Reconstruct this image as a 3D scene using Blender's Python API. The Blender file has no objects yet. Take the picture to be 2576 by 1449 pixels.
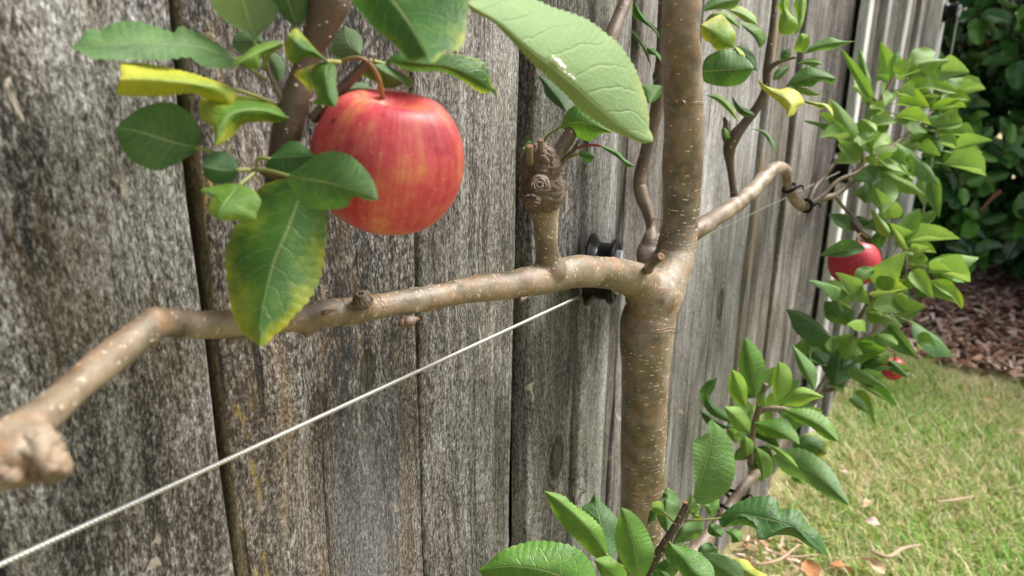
import bpy, bmesh, math, random
import numpy as np
from mathutils import Vector, Matrix
from mathutils.bvhtree import BVHTree

# ------------------------------------------------------------------ camera, world, sun, exposure
F = 1906.0                                     # focal length in units of a 2576 px wide picture
CAM = np.array([0.0, -0.35, 0.86])             # 35 cm from the fence, 86 cm above the lawn
def unit(v):
    v = np.array(v, float); return v / np.linalg.norm(v)
AZ = -unit((-88, -6176, -F)); AX = np.array((1412.0, 568.0, -F)); AX = unit(AX - AZ * (AX @ AZ)); AY = np.cross(AZ, AX)
ROT = np.stack([AX, AY, AZ])                   # camera axes -> world (x along the fence, y into it, z up)
scene = bpy.context.scene
cd = bpy.data.cameras.new('camera'); camera = bpy.data.objects.new('camera', cd); scene.collection.objects.link(camera)
M4 = Matrix.Identity(4)
for i in range(3):
    for j in range(3): M4[i][j] = ROT[i][j]
    M4[i][3] = CAM[i]
camera.matrix_world = M4
cd.sensor_width = 36.0; cd.lens = 36.0 * F / 2576; cd.clip_start = 0.01; cd.clip_end = 300
cd.dof.use_dof = True; cd.dof.focus_distance = 0.57; cd.dof.aperture_fstop = 8.8
scene.camera = camera
world = bpy.data.worlds.new('World'); scene.world = world; world.use_nodes = True
wt = world.node_tree; wt.nodes.clear()
SUN_EL, SUN_AZ = math.radians(52), math.radians(-36)     # azimuth from +x towards +y: the light comes from the lawn side
sky = wt.nodes.new('ShaderNodeTexSky'); sky.sky_type = 'NISHITA'; sky.sun_disc = False
sky.sun_elevation = SUN_EL; sky.sun_rotation = math.pi / 2 - SUN_AZ; sky.dust_density = 6; sky.air_density = 1.0; sky.ozone_density = 0.6
hsv = wt.nodes.new('ShaderNodeHueSaturation'); hsv.inputs['Saturation'].default_value = 0.42   # thin cloud over the whole sky
bg = wt.nodes.new('ShaderNodeBackground'); bg.inputs['Strength'].default_value = 0.064
wo = wt.nodes.new('ShaderNodeOutputWorld')
wt.links.new(sky.outputs[0], hsv.inputs['Color']); wt.links.new(hsv.outputs[0], bg.inputs['Color']); wt.links.new(bg.outputs[0], wo.inputs[0])
sd = bpy.data.lights.new('sun', 'SUN'); sun = bpy.data.objects.new('sun', sd); scene.collection.objects.link(sun)
sd.energy = 1.5; sd.angle = math.radians(24); sd.color = (1.0, 0.96, 0.90)
sdir = Vector((math.cos(SUN_EL) * math.cos(SUN_AZ), math.cos(SUN_EL) * math.sin(SUN_AZ), math.sin(SUN_EL)))
sun.rotation_euler = sdir.to_track_quat('Z', 'Y').to_euler()
scene.view_settings.view_transform = 'Standard'; scene.view_settings.look = 'None'
scene.view_settings.exposure = 2.12; scene.view_settings.gamma = 1.0; scene.view_settings.use_curve_mapping = False
scene.render.engine = 'CYCLES'; scene.cycles.use_denoising = True; scene.cycles.max_bounces = 8
scene.cycles.transparent_max_bounces = 4; scene.cycles.sample_clamp_indirect = 8

# ------------------------------------------------------------------ helpers: picture -> place
def ray(px, py): return ROT @ np.array((px - 1288.0, 724.0 - py, -F))
def onY(px, py, y): d = ray(px, py); return CAM + d * ((y - CAM[1]) / d[1])
def atd(px, py, dep): return CAM + ray(px, py) / F * dep
def pt(px, py, d): return onY(px, py, d) if d < 0 else atd(px, py, d)    # d<0: that plane in front of the fence, d>0: that far off
def depth(p): return float(-(ROT.T @ (np.array(p) - CAM))[2])
S = 0.62890625
FR = {'A': (200, 0, 2.0127), 'B': (1100, 0, 2.0127), 'C': (1900, 0, 2.0127), 'D': (2700, 0, 1.685), 'E': (0, 1100, 1.2036),
      'Z': (1900, 700, 2.0127), 'G': (1900, 1500, 1.7173), 'H': (2700, 800, 1.6103), 'I': (800, 600, 1.7666), 'P': (0, 0, S)}   # picture windows: x0, y0, scale
def P(f, x, y):
    a, b, s = FR[f]; return ((a + x / s) * S, (b + y / s) * S)
rng = np.random.default_rng(7); random.seed(7)
LINK = scene.collection.objects.link
def mesh_from(name, V, Fc, smooth=True):
    me = bpy.data.meshes.new(name); me.from_pydata([tuple(map(float, v)) for v in V], [], [tuple(map(int, f)) for f in Fc]); me.update()
    if smooth: me.polygons.foreach_set('use_smooth', [True] * len(me.polygons))
    return me
def wmat(o): return o.matrix_basis.copy() if o.parent is None else wmat(o.parent) @ o.matrix_parent_inverse @ o.matrix_basis
def place(name, me, mats, parent=None, color=None, kind=None):
    o = bpy.data.objects.new(name, me); LINK(o)
    for m in (mats if isinstance(mats, (list, tuple)) else [mats]):
        if m.name not in [x.name for x in me.materials if x]: me.materials.append(m)
    if parent is not None:
        o.parent = parent; o.matrix_parent_inverse = wmat(parent).inverted()
    if color: o.color = color
    if kind: o['kind'] = kind
    return o
def tag(o, label, cat, group=None):
    o['label'] = label; o['category'] = cat
    if group: o['group'] = group
    return o
def empty(name, loc): o = bpy.data.objects.new(name, None); LINK(o); o.location = loc; o.empty_display_size = .05; return o
def catmull(pts, m=8):
    pts = np.array(pts, float); n = len(pts)
    if n < 3: return np.array([pts[0] + (pts[-1] - pts[0]) * t for t in np.linspace(0, 1, m + 1)])
    ext = np.vstack([2 * pts[0] - pts[1], pts, 2 * pts[-1] - pts[-2]]); out = []
    for i in range(n - 1):
        a, b, c, d = ext[i:i + 4]
        for k in range(m):
            t = k / m; out.append(.5 * (2 * b + (c - a) * t + (2 * a - 5 * b + 4 * c - d) * t * t + (3 * b - a - 3 * c + d) * t ** 3))
    out.append(pts[-1]); return np.array(out)
def resample(pts, n):
    seg = np.linalg.norm(np.diff(pts, axis=0), axis=1); s = np.concatenate([[0], np.cumsum(seg)]); s /= s[-1]
    t = np.linspace(0, 1, n); return np.stack([np.interp(t, s, pts[:, k]) for k in range(pts.shape[1])], 1)
def tube_vf(pts, rad, nseg=14, m=6, wob=0.0, base=0, cap=True):
    """smooth tapered tube through world points; returns verts, faces"""
    pr = catmull(np.hstack([np.array(pts, float), np.array(rad, float)[:, None]]), m); p = pr[:, :3]; r = np.maximum(pr[:, 3], 1e-5)
    T = np.gradient(p, axis=0); T /= np.linalg.norm(T, axis=1)[:, None] + 1e-12
    u = np.cross(T[0], (0, 0, 1)); u = u if np.linalg.norm(u) > .1 else np.cross(T[0], (1, 0, 0)); u = unit(u)
    V = []; Fc = []; ph = rng.uniform(0, 6.28, 4)
    for i in range(len(p)):
        u = unit(u - T[i] * (u @ T[i])); w = np.cross(T[i], u)
        for k in range(nseg):
            a = 2 * math.pi * k / nseg
            rr = r[i] * (1 + wob * (math.sin(2 * a + ph[0] + i * .21) * .5 + math.sin(3 * a + ph[1] - i * .37) * .35 + math.sin(i * .9 + ph[2]) * .5))
            V.append(p[i] + (u * math.cos(a) + w * math.sin(a)) * rr)
    for i in range(len(p) - 1):
        for k in range(nseg):
            a = base + i * nseg + k; b = base + i * nseg + (k + 1) % nseg
            Fc.append((a, b, b + nseg, a + nseg))
    if cap:
        V.append(p[0] - T[0] * r[0] * .35); c0 = base + len(V) - 1; V.append(p[-1] + T[-1] * r[-1] * .35); c1 = base + len(V) - 1
        e = base + (len(p) - 1) * nseg
        for k in range(nseg):
            Fc.append((c0, base + (k + 1) % nseg, base + k)); Fc.append((c1, e + k, e + (k + 1) % nseg))
    return V, Fc
class MB:
    def __init__(s): s.V = []; s.F = []
    def tube(s, *a, **k): v, f = tube_vf(*a, base=len(s.V), **k); s.V += v; s.F += f; return s
    def ball(s, c, r, sc=(1, 1, 1), nu=14, nv=9):
        b = len(s.V); c = np.array(c)
        for i in range(nv + 1):
            th = math.pi * i / nv
            for k in range(nu):
                a = 2 * math.pi * k / nu
                s.V.append(c + r * np.array((math.sin(th) * math.cos(a) * sc[0], math.sin(th) * math.sin(a) * sc[1], math.cos(th) * sc[2])))
        for i in range(nv):
            for k in range(nu):
                q = b + i * nu + k; w = b + i * nu + (k + 1) % nu; s.F.append((q, q + nu, w + nu, w))
        return s
    def ring(s, c, axis, R, r, nu=26, nv=6, jit=0.0):
        axis = unit(axis); u = np.cross(axis, (0, 0, 1)); u = unit(u) if np.linalg.norm(u) > .1 else np.array((1., 0, 0)); w = np.cross(axis, u); b = len(s.V); c = np.array(c)
        ph = rng.uniform(0, 6.28, 3)
        for k in range(nu):
            a = 2 * math.pi * k / nu; d = u * math.cos(a) + w * math.sin(a); RR = R * (1 + jit * (math.sin(3 * a + ph[0]) + math.sin(5 * a + ph[1])))
            off = axis * (jit * R * math.sin(2 * a + ph[2]))
            for j in range(nv):
                t = 2 * math.pi * j / nv; s.V.append(c + off + d * (RR + r * math.cos(t)) + axis * r * math.sin(t))
        for k in range(nu):
            for j in range(nv):
                s.F.append((b + k * nv + j, b + ((k + 1) % nu) * nv + j, b + ((k + 1) % nu) * nv + (j + 1) % nv, b + k * nv + (j + 1) % nv))
        return s
    def lathe(s, prof, c, axis, nu=40):
        """profile (radius, height along axis)"""
        axis = unit(axis); u = np.cross(axis, (0, 0, 1)); u = unit(u) if np.linalg.norm(u) > .1 else np.array((1., 0, 0)); w = np.cross(axis, u); b = len(s.V); c = np.array(c)
        for r, h in prof:
            for k in range(nu):
                a = 2 * math.pi * k / nu; s.V.append(c + axis * h + (u * math.cos(a) + w * math.sin(a)) * r)
        for i in range(len(prof) - 1):
            for k in range(nu):
                q = b + i * nu + k; t = b + i * nu + (k + 1) % nu; s.F.append((q, t, t + nu, q + nu))
        return s
    def lumpy(s, c, r, sc=(1, 1, 1), amp=.25, freq=4.0, wrinkle=0.0, nu=56, nv=36):
        b = len(s.V); c = np.array(c); K = rng.normal(0, 1, (7, 3)) * freq; ph = rng.uniform(0, 6.28, 7)
        for i in range(nv + 1):
            th = math.pi * i / nv
            for k in range(nu):
                a = 2 * math.pi * k / nu; d = np.array((math.sin(th) * math.cos(a), math.sin(th) * math.sin(a), math.cos(th)))
                w = sum(abs(math.sin(K[q] @ d + ph[q])) * (1 / (1 + .5 * q)) for q in range(7)) / 2.6 - .62
                if wrinkle: w += wrinkle * (abs(math.sin(d[2] * 13 + 2.2 * math.sin(a * 2 + ph[0]) + 1.3 * math.sin(a * 5 + ph[1]))) - .6)
                s.V.append(c + r * (1 + amp * w) * d * np.array(sc))
        for i in range(nv):
            for k in range(nu): q = b + i * nu + k; w = b + i * nu + (k + 1) % nu; s.F.append((q, q + nu, w + nu, w))
        return s
    def mesh(s, name, smooth=True): return mesh_from(name, s.V, s.F, smooth)
def shade_angle(me, deg=35):
    bm = bmesh.new(); bm.from_mesh(me)
    bmesh.ops.recalc_face_normals(bm, faces=bm.faces)
    for e in bm.edges:
        if len(e.link_faces) == 2 and e.calc_face_angle(0) > math.radians(deg): e.smooth = False
    bm.to_mesh(me); bm.free()

# ------------------------------------------------------------------ materials
class NT:
    def __init__(s, name):
        s.m = bpy.data.materials.new(name); s.m.use_nodes = True; s.t = s.m.node_tree; s.t.nodes.clear()
        s.out = s.t.nodes.new('ShaderNodeOutputMaterial')
    def n(s, typ, **kw):
        nd = s.t.nodes.new('ShaderNode' + typ)
        for k, v in kw.items(): setattr(nd, k, v)
        return nd
    def put(s, sock, v):
        if hasattr(v, 'links') or isinstance(v, bpy.types.NodeSocket): s.t.links.new(v, sock)
        else: sock.default_value = v
    def math(s, op, a, b=0.0, c=0.0, clamp=False):
        nd = s.n('Math', operation=op, use_clamp=clamp); s.put(nd.inputs[0], a); s.put(nd.inputs[1], b); s.put(nd.inputs[2], c); return nd.outputs[0]
    def vmath(s, op, a, b=(0, 0, 0)):
        nd = s.n('VectorMath', operation=op); s.put(nd.inputs[0], a); s.put(nd.inputs[1], b); return nd.outputs[0]
    def sep(s, v): nd = s.n('SeparateXYZ'); s.put(nd.inputs[0], v); return nd.outputs
    def comb(s, x, y, z):
        nd = s.n('CombineXYZ'); s.put(nd.inputs[0], x); s.put(nd.inputs[1], y); s.put(nd.inputs[2], z); return nd.outputs[0]
    def noise(s, vec, scale=1.0, detail=3, rough=.55, dist=0.0):
        nd = s.n('TexNoise'); s.put(nd.inputs['Vector'], vec); s.put(nd.inputs['Scale'], scale); s.put(nd.inputs['Detail'], detail)
        s.put(nd.inputs['Roughness'], rough); s.put(nd.inputs['Distortion'], dist); return nd.outputs[0]
    def ramp(s, f, stops, interp='LINEAR'):
        nd = s.n('ValToRGB'); cr = nd.color_ramp; cr.interpolation = interp
        while len(cr.elements) < len(stops): cr.elements.new(.5)
        for e, (p, c) in zip(cr.elements, stops): e.position = p; e.color = (c, c, c, 1) if isinstance(c, (int, float)) else (*c, 1)
        s.put(nd.inputs[0], f); return nd.outputs[0]
    def step(s, f, a, b):
        nd = s.n('MapRange'); nd.interpolation_type = 'SMOOTHSTEP'; s.put(nd.inputs[0], f); s.put(nd.inputs[1], a); s.put(nd.inputs[2], b); return nd.outputs[0]
    def mix(s, f, a, b, blend='MIX'):
        nd = s.n('Mix', data_type='RGBA', blend_type=blend); s.put(nd.inputs[0], f)
        s.put(nd.inputs[6], a if not isinstance(a, tuple) else (*a, 1)); s.put(nd.inputs[7], b if not isinstance(b, tuple) else (*b, 1)); return nd.outputs[2]
    def bump(s, h, strength=.5, dist=.001, normal=None):
        nd = s.n('Bump'); s.put(nd.inputs['Height'], h); nd.inputs['Strength'].default_value = strength; nd.inputs['Distance'].default_value = dist
        if normal is not None: s.put(nd.inputs['Normal'], normal)
        return nd.outputs[0]
    def bsdf(s, color, rough=.6, normal=None, spec=.5, **kw):
        nd = s.n('BsdfPrincipled'); s.put(nd.inputs['Base Color'], color if not isinstance(color, tuple) else (*color, 1)); s.put(nd.inputs['Roughness'], rough)
        s.put(nd.inputs['Specular IOR Level'], spec)
        if normal is not None: s.put(nd.inputs['Normal'], normal)
        for k, v in kw.items(): s.put(nd.inputs[k.replace('_', ' ')], v)
        return nd.outputs[0]
    def done(s, sh): s.t.links.new(sh, s.out.inputs[0]); return s.m
    def objcol(s):
        nd = s.n('ObjectInfo'); sp = s.n('SeparateColor'); s.put(sp.inputs[0], nd.outputs['Color']); return sp.outputs[0], sp.outputs[1], sp.outputs[2], nd.outputs['Alpha'], nd.outputs['Random']
    def obj(s): return s.n('TexCoord').outputs['Object']

def plain(name, col, rough=.6, spec=.5, metal=0.0, bumps=None):
    t = NT(name); nrm = None; c = col
    if bumps: h = t.noise(t.obj(), bumps[0], 4, .6); nrm = t.bump(h, bumps[1], bumps[2]); c = t.mix(h, tuple(x * .7 for x in col), tuple(min(1, x * 1.25) for x in col))
    return t.done(t.bsdf(c, rough, nrm, spec, Metallic=metal))

def wood_material():
    t = NT('weathered_paling'); light, warm, green, gritc, rnd = t.objcol(); p0 = t.obj()
    p = t.vmath('ADD', p0, t.comb(t.math('MULTIPLY', rnd, 7.3), t.math('MULTIPLY', rnd, 3.1), t.math('MULTIPLY', rnd, 5.7)))
    x, y, z = t.sep(p); px, py, pz = t.sep(p0)
    # knots bend the grain round them
    dk = None; bend = None
    for kx, kz, r in [(KN1[0], KN1[2], .012), (KN2[0], KN2[2], .010), (KN3[0], KN3[2], .020), (.30, .36, .012), (1.02, .52, .02), (.16, 1.2, .015)]:
        ex = t.math('MULTIPLY', t.math('SUBTRACT', px, kx), 1.0 / r); ez = t.math('MULTIPLY', t.math('SUBTRACT', pz, kz), .55 / r)
        d2 = t.math('ADD', t.math('MULTIPLY', ex, ex), t.math('MULTIPLY', ez, ez)); g = t.math('DIVIDE', 1.0, t.math('ADD', 1.0, d2))
        b = t.math('MULTIPLY', t.math('MULTIPLY', ex, g), r * 1.5); bend = b if bend is None else t.math('ADD', bend, b)
        dk = g if dk is None else t.math('MAXIMUM', dk, g)
    wav = t.math('MULTIPLY', t.math('SUBTRACT', t.noise(t.comb(t.math('MULTIPLY', x, 9), t.math('MULTIPLY', y, 9), t.math('MULTIPLY', z, 3.5)), 1, 2), .5), .03)
    gx = t.math('ADD', t.math('ADD', x, wav), bend)
    def sc(a, c): return t.comb(t.math('MULTIPLY', gx, a), t.math('MULTIPLY', y, a), t.math('MULTIPLY', z, c))
    streak = t.noise(sc(95, 4.5), 1, 5, .62); fib = t.noise(sc(420, 22), 1, 3, .6); grit = t.noise(sc(820, 330), 1, 3, .8)
    fleck = t.noise(sc(430, 150), 1, 2, .6); blot = t.noise(sc(17, 6), 1, 4, .6); big = t.noise(sc(6, 2.2), 1, 3, .5)
    v = t.math('MULTIPLY_ADD', streak, .42, -.13)
    for s_, w in ((fib, .26), (blot, .50), (big, .22)): v = t.math('MULTIPLY_ADD', s_, w, v)
    v = t.math('ADD', v, t.math('MULTIPLY', t.math('SUBTRACT', grit, .5), t.math('MULTIPLY', gritc, 1.1)))
    v = t.math('ADD', v, t.math('MULTIPLY', t.math('SUBTRACT', fleck, .5), t.math('MULTIPLY', gritc, .62)))
    v = t.math('ADD', v, t.math('MULTIPLY', t.math('SUBTRACT', light, .62), .55))
    v = t.math('SUBTRACT', v, t.math('MULTIPLY', t.step(dk, .45, .95), .16))
    rings = t.math('MULTIPLY', t.math('SINE', t.math('DIVIDE', 14.0, t.math('ADD', dk, .05))), t.math('MULTIPLY', t.step(dk, .25, .6), .06)); v = t.math('ADD', v, rings)
    v = t.math('MULTIPLY_ADD', t.math('SUBTRACT', v, .55), 1.2, .555)
    col = t.ramp(v, [(.33, (.012, .011, .010)), (.46, (.056, .050, .045)), (.57, (.140, .129, .118)), (.70, (.262, .256, .250)), (.86, (.475, .475, .478)), (1.0, (.72, .72, .725))])
    wm = t.math('MULTIPLY', t.step(t.noise(sc(55, 9), 1, 4, .65), .50, .68), t.math('MULTIPLY', warm, .85)); col = t.mix(wm, col, t.mix(v, (.06, .03, .008), (.34, .21, .075)))
    brownish = t.math('MULTIPLY', t.step(big, .42, .62), t.math('MULTIPLY', warm, .6)); col = t.mix(brownish, col, t.mix(v, (.03, .018, .01), (.26, .19, .13)))
    gm = t.math('MULTIPLY', t.step(t.noise(sc(26, 9), 1, 3), .40, .66), t.math('MULTIPLY', green, .75)); col = t.mix(gm, col, t.mix(v, (.03, .035, .025), (.36, .385, .31)))
    lich = t.step(t.noise(sc(75, 38), 1, 2, .5, .6), .715, .745); col = t.mix(t.math('MULTIPLY', lich, .8), col, (.40, .36, .30))
    # dark algae in the middle of the second board, brown-olive weathering on its left arris
    zone = t.math('MULTIPLY', t.step(t.math('ABSOLUTE', t.math('SUBTRACT', t.math('ADD', px, t.math('MULTIPLY', t.math('SUBTRACT', blot, .5), .05)), .325)), .045, .012), t.step(t.math('ADD', pz, t.math('MULTIPLY', blot, .2)), .78, .68))
    col = t.mix(t.math('MULTIPLY', zone, .55), col, t.mix(v, (.010, .011, .014), (.21, .22, .24)))
    arris = t.math('MULTIPLY', t.step(px, .2236, .2218), t.step(px, .2185, .2190)); col = t.mix(t.math('MULTIPLY', arris, .7), col, t.mix(v, (.03, .022, .010), (.21, .165, .09)))
    ochre = t.math('MULTIPLY', t.math('MULTIPLY', t.step(px, .262, .224), t.step(px, .221, .226)), t.step(t.noise(sc(120, 28), 1, 3, .7), .53, .66)); col = t.mix(t.math('MULTIPLY', ochre, .8), col, (.36, .25, .06))
    crack = t.step(t.noise(sc(150, 3.0), 1, 2, .5), .33, .27); col = t.mix(t.math('MULTIPLY', crack, .75), col, (.008, .007, .006))
    h = t.math('SUBTRACT', t.math('ADD', t.math('MULTIPLY', v, .8), t.math('MULTIPLY', streak, .5)), t.math('MULTIPLY', crack, .5))
    return t.done(t.bsdf(col, .82, t.bump(h, .8, .0022), .25))

def bark_material():
    t = NT('apple_bark'); rust, olive, grey, dark, rnd = t.objcol(); p = t.obj(); x, y, z = t.sep(p)
    a = t.noise(p, 32, 4, .6); b = t.noise(p, 75, 4, .65); c = t.noise(t.comb(t.math('MULTIPLY', x, 260), t.math('MULTIPLY', y, 260), t.math('MULTIPLY', z, 700)), 1, 3, .6)
    e = t.noise(p, 900, 3, .6); wr = t.noise(t.comb(t.math('MULTIPLY', x, 420), t.math('MULTIPLY', y, 420), t.math('MULTIPLY', z, 420)), 1, 4, .75, 1.2)
    col = t.mix(t.step(a, .38, .62), (.092, .074, .046), (.235, .185, .122))
    col = t.mix(t.math('MULTIPLY', t.step(b, .44, .68), rust), col, (.27, .125, .046))
    col = t.mix(t.math('MULTIPLY', t.step(t.noise(p, 22, 3, .5), .40, .62), olive), col, (.115, .098, .046))
    col = t.mix(t.math('MULTIPLY', t.step(t.noise(p, 48, 4, .7), .42, .66), grey), col, (.36, .30, .245))
    col = t.mix(t.math('MULTIPLY', t.step(c, .35, .75), .35), col, t.mix(.5, col, (.05, .03, .02)))
    col = t.mix(t.math('MULTIPLY', dark, 1.0), col, t.mix(a, (.030, .017, .012), (.085, .048, .033)))
    col = t.mix(t.math('MULTIPLY', t.step(wr, .40, .28), .6), col, t.mix(.6, col, (.03, .02, .012))); col = t.mix(t.math('MULTIPLY', t.step(wr, .60, .72), .3), col, (.40, .32, .24))
    h = t.math('ADD', t.math('MULTIPLY', c, .45), t.math('ADD', t.math('MULTIPLY', e, .3), t.math('MULTIPLY_ADD', wr, .7, t.math('MULTIPLY', b, .8))))
    return t.done(t.bsdf(col, t.math('MULTIPLY_ADD', b, .3, .27), t.bump(h, .55, .0012), .5))

def leaf_material(name, back=False):
    """UV.x runs from stalk to tip, UV.y across; object colour = (freshness, yellowing, browning, underside and painted sky light)"""
    t = NT(name); tint, yel, brn, pale, rnd = t.objcol(); uv = t.n('UVMap').outputs[0]; u, v, _ = t.sep(uv); p = t.obj()
    s = t.math('ABSOLUTE', t.math('MULTIPLY_ADD', v, 2.0, -1.0)); off = t.math('MULTIPLY', rnd, 40.0)
    q = t.comb(t.math('MULTIPLY_ADD', u, 3.2, off), t.math('MULTIPLY', v, 2.0), off)
    wv = t.math('MULTIPLY', t.math('SUBTRACT', t.noise(q, 2.2, 2), .5), .09)
    ph = t.math('FRACT', t.math('MULTIPLY', t.math('ADD', t.math('SUBTRACT', u, t.math('MULTIPLY', t.math('POWER', s, 1.25), .20)), wv), 8.5))
    side = t.math('SUBTRACT', 1.0, t.step(t.math('ABSOLUTE', t.math('SUBTRACT', ph, .5)), .0, .085)); side = t.math('MULTIPLY', side, t.step(s, 1.0, .55))
    rib = t.math('SUBTRACT', 1.0, t.step(s, t.math('MULTIPLY_ADD', u, -.020, .028), t.math('MULTIPLY_ADD', u, -.04, .075)))
    vor = t.n('TexVoronoi', feature='DISTANCE_TO_EDGE'); t.put(vor.inputs['Vector'], q); vor.inputs['Scale'].default_value = 13; net = t.step(vor.outputs['Distance'], .0, .14)
    n1 = t.noise(q, 2.3, 4, .6); n2 = t.noise(q, 9, 3, .6)
    f = t.math('ADD', t.math('MULTIPLY_ADD', tint, .85, .10), t.math('MULTIPLY', t.math('SUBTRACT', n1, .5), .55), clamp=True)
    col = t.ramp(f, [(0, (.016, .056, .017)), (.3, (.040, .128, .028)), (.6, (.098, .235, .028)), (1.0, (.205, .355, .036))])
    ym = t.math('ADD', t.math('MULTIPLY', s, .55), t.math('ADD', t.math('MULTIPLY', t.math('POWER', u, 2.0), .45), t.math('MULTIPLY', t.math('SUBTRACT', n1, .5), .9)))
    ym = t.step(ym, t.math('MULTIPLY_ADD', yel, -1.35, .85), t.math('MULTIPLY_ADD', yel, -1.35, 1.65)); ym = t.math('MULTIPLY', ym, t.step(yel, .02, .15))
    col = t.mix(ym, col, t.mix(n2, (.34, .42, .03), (.64, .55, .06)))
    col = t.mix(t.math('MULTIPLY', side, .42), col, t.mix(.6, col, (.28, .38, .15))); col = t.mix(t.math('MULTIPLY', t.math('SUBTRACT', 1.0, net), .22), col, t.mix(.5, col, (.26, .36, .14)))
    col = t.mix(t.math('MULTIPLY', rib, .62), col, (.30, .38, .14))
    bm = t.math('MULTIPLY', t.step(t.math('ADD', t.noise(q, 5.5, 3, .6), t.math('MULTIPLY', t.math('POWER', s, 5.0), .24)), t.math('MULTIPLY_ADD', brn, -.5, 1.02), t.math('MULTIPLY_ADD', brn, -.5, 1.08)), t.step(brn, .02, .1))
    col = t.mix(bm, col, t.mix(n2, (.13, .035, .012), (.42, .20, .075)))
    spot = t.step(t.noise(q, 26, 1), .745, .765); col = t.mix(t.math('MULTIPLY', spot, .45), col, (.36, .42, .15))
    under = t.math('MAXIMUM', t.n('NewGeometry').outputs['Backfacing'], pale)  # pale also paints glancing sky light onto the large leaf
    col = t.mix(t.math('MULTIPLY', under, .85), col, t.mix(.5, col, (.42, .52, .34)))
    h = t.math('ADD', t.math('MULTIPLY', net, .25), t.math('ADD', t.math('MULTIPLY', side, -1.0), t.math('MULTIPLY', rib, -1.2)))
    h = t.math('ADD', h, t.math('MULTIPLY', n2, .7)); nrm = t.bump(h, .42, .0010)
    sh = t.bsdf(col, t.math('MULTIPLY_ADD', under, .22, t.math('MULTIPLY_ADD', n2, .16, .34)), nrm, t.math('MULTIPLY_ADD', under, -.2, .42))
    tr = t.n('BsdfTranslucent'); t.put(tr.inputs['Color'], t.mix(1.0, col, (1.0, 1.0, .45), 'MULTIPLY')); t.put(tr.inputs['Normal'], nrm)
    ms = t.n('MixShader'); ms.inputs[0].default_value = .36; t.t.links.new(sh, ms.inputs[1]); t.t.links.new(tr.outputs[0], ms.inputs[2])
    return t.done(ms.outputs[0])

def apple_material():
    t = NT('apple_skin'); p = t.obj(); x, y, z = t.sep(p); red, _, _, _, rnd = t.objcol()
    r = t.math('SQRT', t.math('ADD', t.math('MULTIPLY', x, x), t.math('MULTIPLY', y, y))); r = t.math('MAXIMUM', r, .001)
    dx = t.math('DIVIDE', x, r); dy = t.math('DIVIDE', y, r); zz = t.math('MULTIPLY', z, 16)
    q = t.comb(dx, dy, t.math('ADD', zz, t.math('MULTIPLY', rnd, 30)))
    def sv(a, b): return t.comb(t.math('MULTIPLY', dx, a), t.math('MULTIPLY', dy, a), t.math('MULTIPLY', z, b))
    w = t.math('MULTIPLY', t.math('SUBTRACT', t.noise(p, 60, 3), .5), 1.5)
    st = t.noise(sv(9.0, 15), 1, 4, .62, .35); fine = t.noise(sv(26, 26), 1, 3, .6, .3); soft = t.noise(p, 42, 3, .55); mott = t.noise(p, 210, 3, .6)
    low = t.step(z, -.010, -.040); top = t.step(r, .014, .004)
    cov = t.math('ADD', t.math('MULTIPLY', st, .36), t.math('ADD', t.math('MULTIPLY', fine, .34), t.math('MULTIPLY', soft, .84)))
    cov = t.math('ADD', cov, t.math('MULTIPLY_ADD', red, .55, -.27)); cov = t.math('SUBTRACT', cov, t.math('ADD', t.math('MULTIPLY', low, .13), t.math('MULTIPLY', t.math('MULTIPLY', top, t.step(z, 0, .01)), .30)))
    cov = t.math('ADD', cov, t.math('MULTIPLY', t.math('SUBTRACT', mott, .5), .36))
    col = t.ramp(cov, [(.44, (.56, .33, .11)), (.57, (.56, .19, .085)), (.67, (.55, .105, .085)), (.79, (.50, .055, .070)), (.95, (.36, .018, .036))])
    vor = t.n('TexVoronoi'); t.put(vor.inputs['Vector'], p); vor.inputs['Scale'].default_value = 210
    dots = t.step(vor.outputs['Distance'], .17, .09); col = t.mix(t.math('MULTIPLY', dots, .28), col, (.75, .45, .28))
    bl = t.n('VectorMath', operation='DISTANCE'); t.put(bl.inputs[0], p); bl.inputs[1].default_value = BLEM; col = t.mix(t.math('MULTIPLY', t.step(bl.outputs['Value'], .0024, .0008), .85), col, (.05, .02, .012))
    return t.done(t.bsdf(col, t.math('MULTIPLY_ADD', mott, .18, .36), t.bump(t.math('ADD', mott, soft), .10, .0005), .4, Subsurface_Weight=.12, Subsurface_Radius=(.004, .0015, .001)))

def attr_material(name, rough=.75, trans=0.0, spec=.3, bumps=None):
    t = NT(name); a = t.n('Attribute', attribute_name='col'); nrm = None
    if bumps: nrm = t.bump(t.noise(t.obj(), bumps[0], 3), bumps[1], bumps[2])
    sh = t.bsdf(a.outputs['Color'], rough, nrm, spec)
    if trans:
        tr = t.n('BsdfTranslucent'); t.put(tr.inputs['Color'], a.outputs['Color']); ms = t.n('MixShader'); ms.inputs[0].default_value = trans
        t.t.links.new(sh, ms.inputs[1]); t.t.links.new(tr.outputs[0], ms.inputs[2]); sh = ms.outputs[0]
    return t.done(sh)

def ground_material(name, cols, sc, bumpd):
    t = NT(name); p = t.obj(); a = t.noise(p, sc, 5, .65); b = t.noise(p, sc * 7, 4, .65)
    c = t.ramp(t.math('ADD', t.math('MULTIPLY', a, .5), t.math('MULTIPLY', b, .5)), [(.34, cols[0]), (.5, cols[1]), (.66, cols[2])])
    return t.done(t.bsdf(c, .95, t.bump(b, .8, bumpd), .15))

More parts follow.
